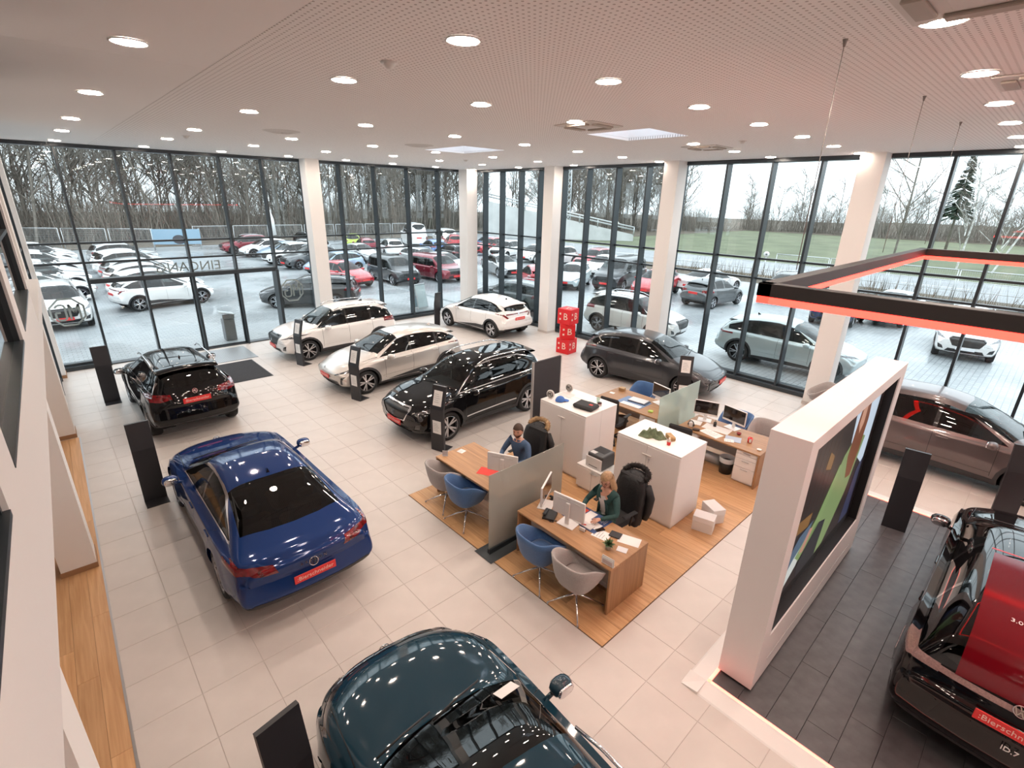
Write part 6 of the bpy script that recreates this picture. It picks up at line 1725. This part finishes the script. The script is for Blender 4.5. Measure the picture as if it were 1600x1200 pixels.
t = thing('flag_pole', 'closed white parasol standing far off left of the camper', 'parasol', (18.2, 56.0, 0)); MB().tube([(0, 0, 0), (0, 0, 1.2), (0, 0, 1.25), (0, 0, 2.8), (0, 0, 3.8)], [.05, .05, .38, .30, .03], 10).build('folded_canopy', M('canvas white', (.75, .75, .74), .8), t)
t = thing('truss_mast', 'slim white lattice mast in the pane right of the third column', 'mast', (61, 54, 0))
for sx_, sy_ in ((-.5, -.5), (.5, -.5), (.5, .5), (-.5, .5)): MB().cyl((sx_, sy_, 0), (sx_ * .6, sy_ * .6, 13), .09, 6).build('mast_leg', GALV, t)
b = MB()
for k in range(16):
    z = k * .8; s = .5 - .2 * k / 16
    b.cyl((-s, -s, z), (s, -s, z + .8), .05, 5).cyl((s, -s, z), (-s, -s, z + .8), .05, 5).cyl((-s, -s, z), (-s, s, z + .8), .05, 5)
b.build('mast_bracing', GALV, t)
t = thing('litter_bin', 'grey litter bin with slanted hood outside the entrance doors', 'bin', (4.70, 20.75, -.02))
MB().rbox(-.19, .19, -.19, .19, 0, .82, .02).build('bin_body', M('bin grey', (.20, .21, .22), .5, .4), t); MB().rbox(-.2, .2, -.2, -.15, .82, 1.0, .01).build('bin_back', M('bin grey'), t)
b = MB(); b.T = Matrix.Translation((-.03, 0, 1.02)) @ Matrix.Rotation(.25, 4, 'Y'); b.rbox(-.26, .26, -.22, .22, 0, .03, .01); b.build('bin_hood', M('bin pale', (.5, .52, .53), .5, .3), t)
t = thing('a_board', 'white folding pavement board outside the glass left of the corner', 'sign board', (13.5, 21.3, -.02), math.radians(15))
for s in (-1, 1):
    b = MB(); b.T = Matrix.Translation((0, s * .22, 0)) @ Matrix.Rotation(s * .19, 4, 'X'); b.rbox(-.36, .36, -.015, .015, .04, 1.25, .008); f_ = b.build('board_frame', GALV, t)
    b = MB(); b.T = Matrix.Translation((0, s * .22, 0)) @ Matrix.Rotation(s * .19, 4, 'X'); b.box(-.32, .32, -.017, .017, .10, 1.20); b.build('poster_face', M('poster pale', (.55, .66, .70), .5), t)
# ================================================================ outside: bare winter trees
BARK = M('bark grey brown', (.19, .17, .145), .95, noise=.3, nscale=3); TWIG = M('twig brown', (.23, .205, .175), .95); BIRCH = M('birch bark', (.62, .61, .58), .8, noise=.4, nscale=4)
def tree_mesh(seed, h, birch=False):
    rr = random.Random(seed); tb_, tw = MB(), MB()
    def stick(mb, p, q, r0, r1, n):
        mb.cyl(tuple(p), tuple(q), r0, n, r1, cap=False)
    def grow(p, d, ln, r, lvl):
        q = p + d * ln
        mid = p.lerp(q, .5) + Vector((rr.gauss(0, 1), rr.gauss(0, 1), 0)) * ln * .04
        mb = tb_ if lvl < 2 else tw
        stick(mb, p, mid, r, r * .8, 5 if lvl < 2 else 3); stick(mb, mid, q, r * .8, r * .55, 5 if lvl < 2 else 3)
        if lvl >= 4: return
        nb = {0: 13, 1: 5, 2: 4, 3: 3}[lvl]
        for k in range(nb):
            f = rr.uniform(.16 if lvl == 0 else .2, 1.0); s = p.lerp(q, f)
            up = .75 if lvl == 0 else .45
            nd = (d * rr.uniform(.3, .8) + Vector((rr.gauss(0, 1), rr.gauss(0, 1), 0)).normalized() * rr.uniform(.5, .9) + Vector((0, 0, up * rr.random()))).normalized()
            grow(s, nd, ln * {0: rr.uniform(.24, .42), 1: rr.uniform(.4, .65), 2: rr.uniform(.4, .7), 3: rr.uniform(.4, .7)}[lvl] * (1.1 - .45 * f if lvl == 0 else 1), max(.009, r * .5), lvl + 1)
    grow(Vector((0, 0, 0)), Vector((rr.gauss(0, .04), rr.gauss(0, .04), 1)).normalized(), h * .86, h * .006 + .03, 0)
    return tb_.data('trunk', BIRCH if birch else BARK), tw.data('twigs', TWIG)
TREES = [tree_mesh(s, 16 + s % 3) for s in (1, 2, 3, 4, 5)]
BI = [tree_mesh(s, 14, True) for s in (21, 22)]
def tree(label, x, y, sc, group, me=None):
    me = me or R_.choice(TREES); t = thing('bare_tree', label, 'tree', (x, y, 0), R_.uniform(0, 6.28), group); t.scale = (sc, sc, sc * R_.uniform(.9, 1.1))
    inst('trunk', me[0], t); tag(inst('twigs', me[1], t), kind='stuff')
for i in range(180):
    f = (i % 60) / 59; row = i // 60
    x = -40 + 104 * f + R_.uniform(-1.2, 1.2); y = 73 + row * 6 + R_.uniform(-2, 2.5) - 4 * max(0, f - .5)
    if x > 44 and y < 76: y += 8
    tree('tall bare tree of the forest edge behind the parked cars', x, y, R_.uniform(.85, 1.15), 'bare trees of the forest edge')
for i in range(60):
    f = i / 59; x = 66 + 34 * f + R_.uniform(-2, 2); y = 66 - 8 * f + R_.uniform(-6, 8)
    tree('bare tree of the wood beyond the road ramp', x, y, R_.uniform(.8, 1.05), 'bare trees beyond the road ramp')
for i in range(54):
    y = 52 - 118 * i / 53 + R_.uniform(-1.5, 1.5); x = 118 + R_.uniform(-4, 10)
    tree('bare tree of the distant tree line beyond the meadow', x, y, R_.uniform(.48, .70), 'bare trees of the distant tree line')
tree('white-stemmed birch in the right-hand panes, left one of two', 62.5, 6.8, .78, None, BI[0]); tree('white-stemmed birch in the right-hand panes, right one of two', 61.0, 4.2, .75, None, BI[1])
tree('single bare tree before the birches in the right-hand panes', 66, 12.5, .8, None, TREES[1])
t = thing('spruce_tree', 'dark green spruce behind the birches in the right-hand panes', 'tree', (82, 10.5, 0)); MB().cyl((0, 0, 0), (0, 0, 12), .16, 6, .03).build('trunk', BARK, t)
b = MB(); rr = random.Random(5)
for k in range(420):
    z = 4.5 + 7.5 * rr.random() ** .8; r = (12.4 - z) * .20; a = rr.uniform(0, 6.28); c, s = math.cos(a), math.sin(a)
    b.add([(0, 0, z), (r * c - .22 * s, r * s + .22 * c, z - .35 * r), (r * 1.2 * c, r * 1.2 * s, z - .5 * r), (r * c + .22 * s, r * s - .22 * c, z - .35 * r)], [(0, 1, 2), (0, 2, 3)])
tag(b.build('needles', M('spruce green', (.03, .05, .03), .95), t), kind='stuff')
# undergrowth: nobody could count it
b = MB(); rr = random.Random(9)
def brush(x, y, h, n):
    for _ in range(n):
        p = Vector((x + rr.gauss(0, 1.1), y + rr.gauss(0, .9), 0)); q = p + Vector((rr.gauss(0, .16 * h), rr.gauss(0, .16 * h), h * rr.uniform(.35, 1.1)))
        o = Vector((rr.gauss(0, 1), rr.gauss(0, 1), 0)).normalized() * .035
        b.add([tuple(p - o), tuple(p + o), tuple(q)], [(0, 1, 2)])
        for _ in range(3):
            f = rr.uniform(.2, .9); s = p.lerp(q, f); e = s + Vector((rr.gauss(0, .9), rr.gauss(0, .9), rr.uniform(.2, 1.2))); b.add([tuple(s - o * .6), tuple(s + o * .6), tuple(e)], [(0, 1, 2)])
for i in range(150): brush(-45 + 112 * i / 149, 71 + rr.uniform(-2.5, 10) + (8 if i > 118 else 0), rr.uniform(3, 9), 75)
for i in range(90): brush(-50 + 120 * i / 89, 92 + rr.uniform(-3, 8), rr.uniform(5, 10), 70)
for i in range(60): brush(66 + 40 * i / 59, 64 - 12 * i / 59 + rr.uniform(-3, 8), rr.uniform(3, 8), 60)
for i in range(110): brush(115 + rr.uniform(-2, 8), 52 - 120 * i / 109, rr.uniform(5, 9), 60)
tag(b.build('undergrowth', TWIG), 'tangled brown undergrowth along the forest edge', 'undergrowth', kind='stuff')
b = MB()
for i in range(900):
    x, y = rr.uniform(38.2, 41), rr.uniform(-16, 22); p = Vector((x, y, -.02)); q = p + Vector((rr.gauss(0, .25), rr.gauss(0, .25), rr.uniform(.5, 1.5))); o = Vector((rr.gauss(0, 1), rr.gauss(0, 1), 0)).normalized() * .02
    b.add([tuple(p - o), tuple(p + o), tuple(q)], [(0, 1, 2)])
tag(b.build('dry_reeds', M('dry reed', (.16, .12, .08), .95)), 'dry brown weeds along the road fence', 'weeds', kind='stuff')
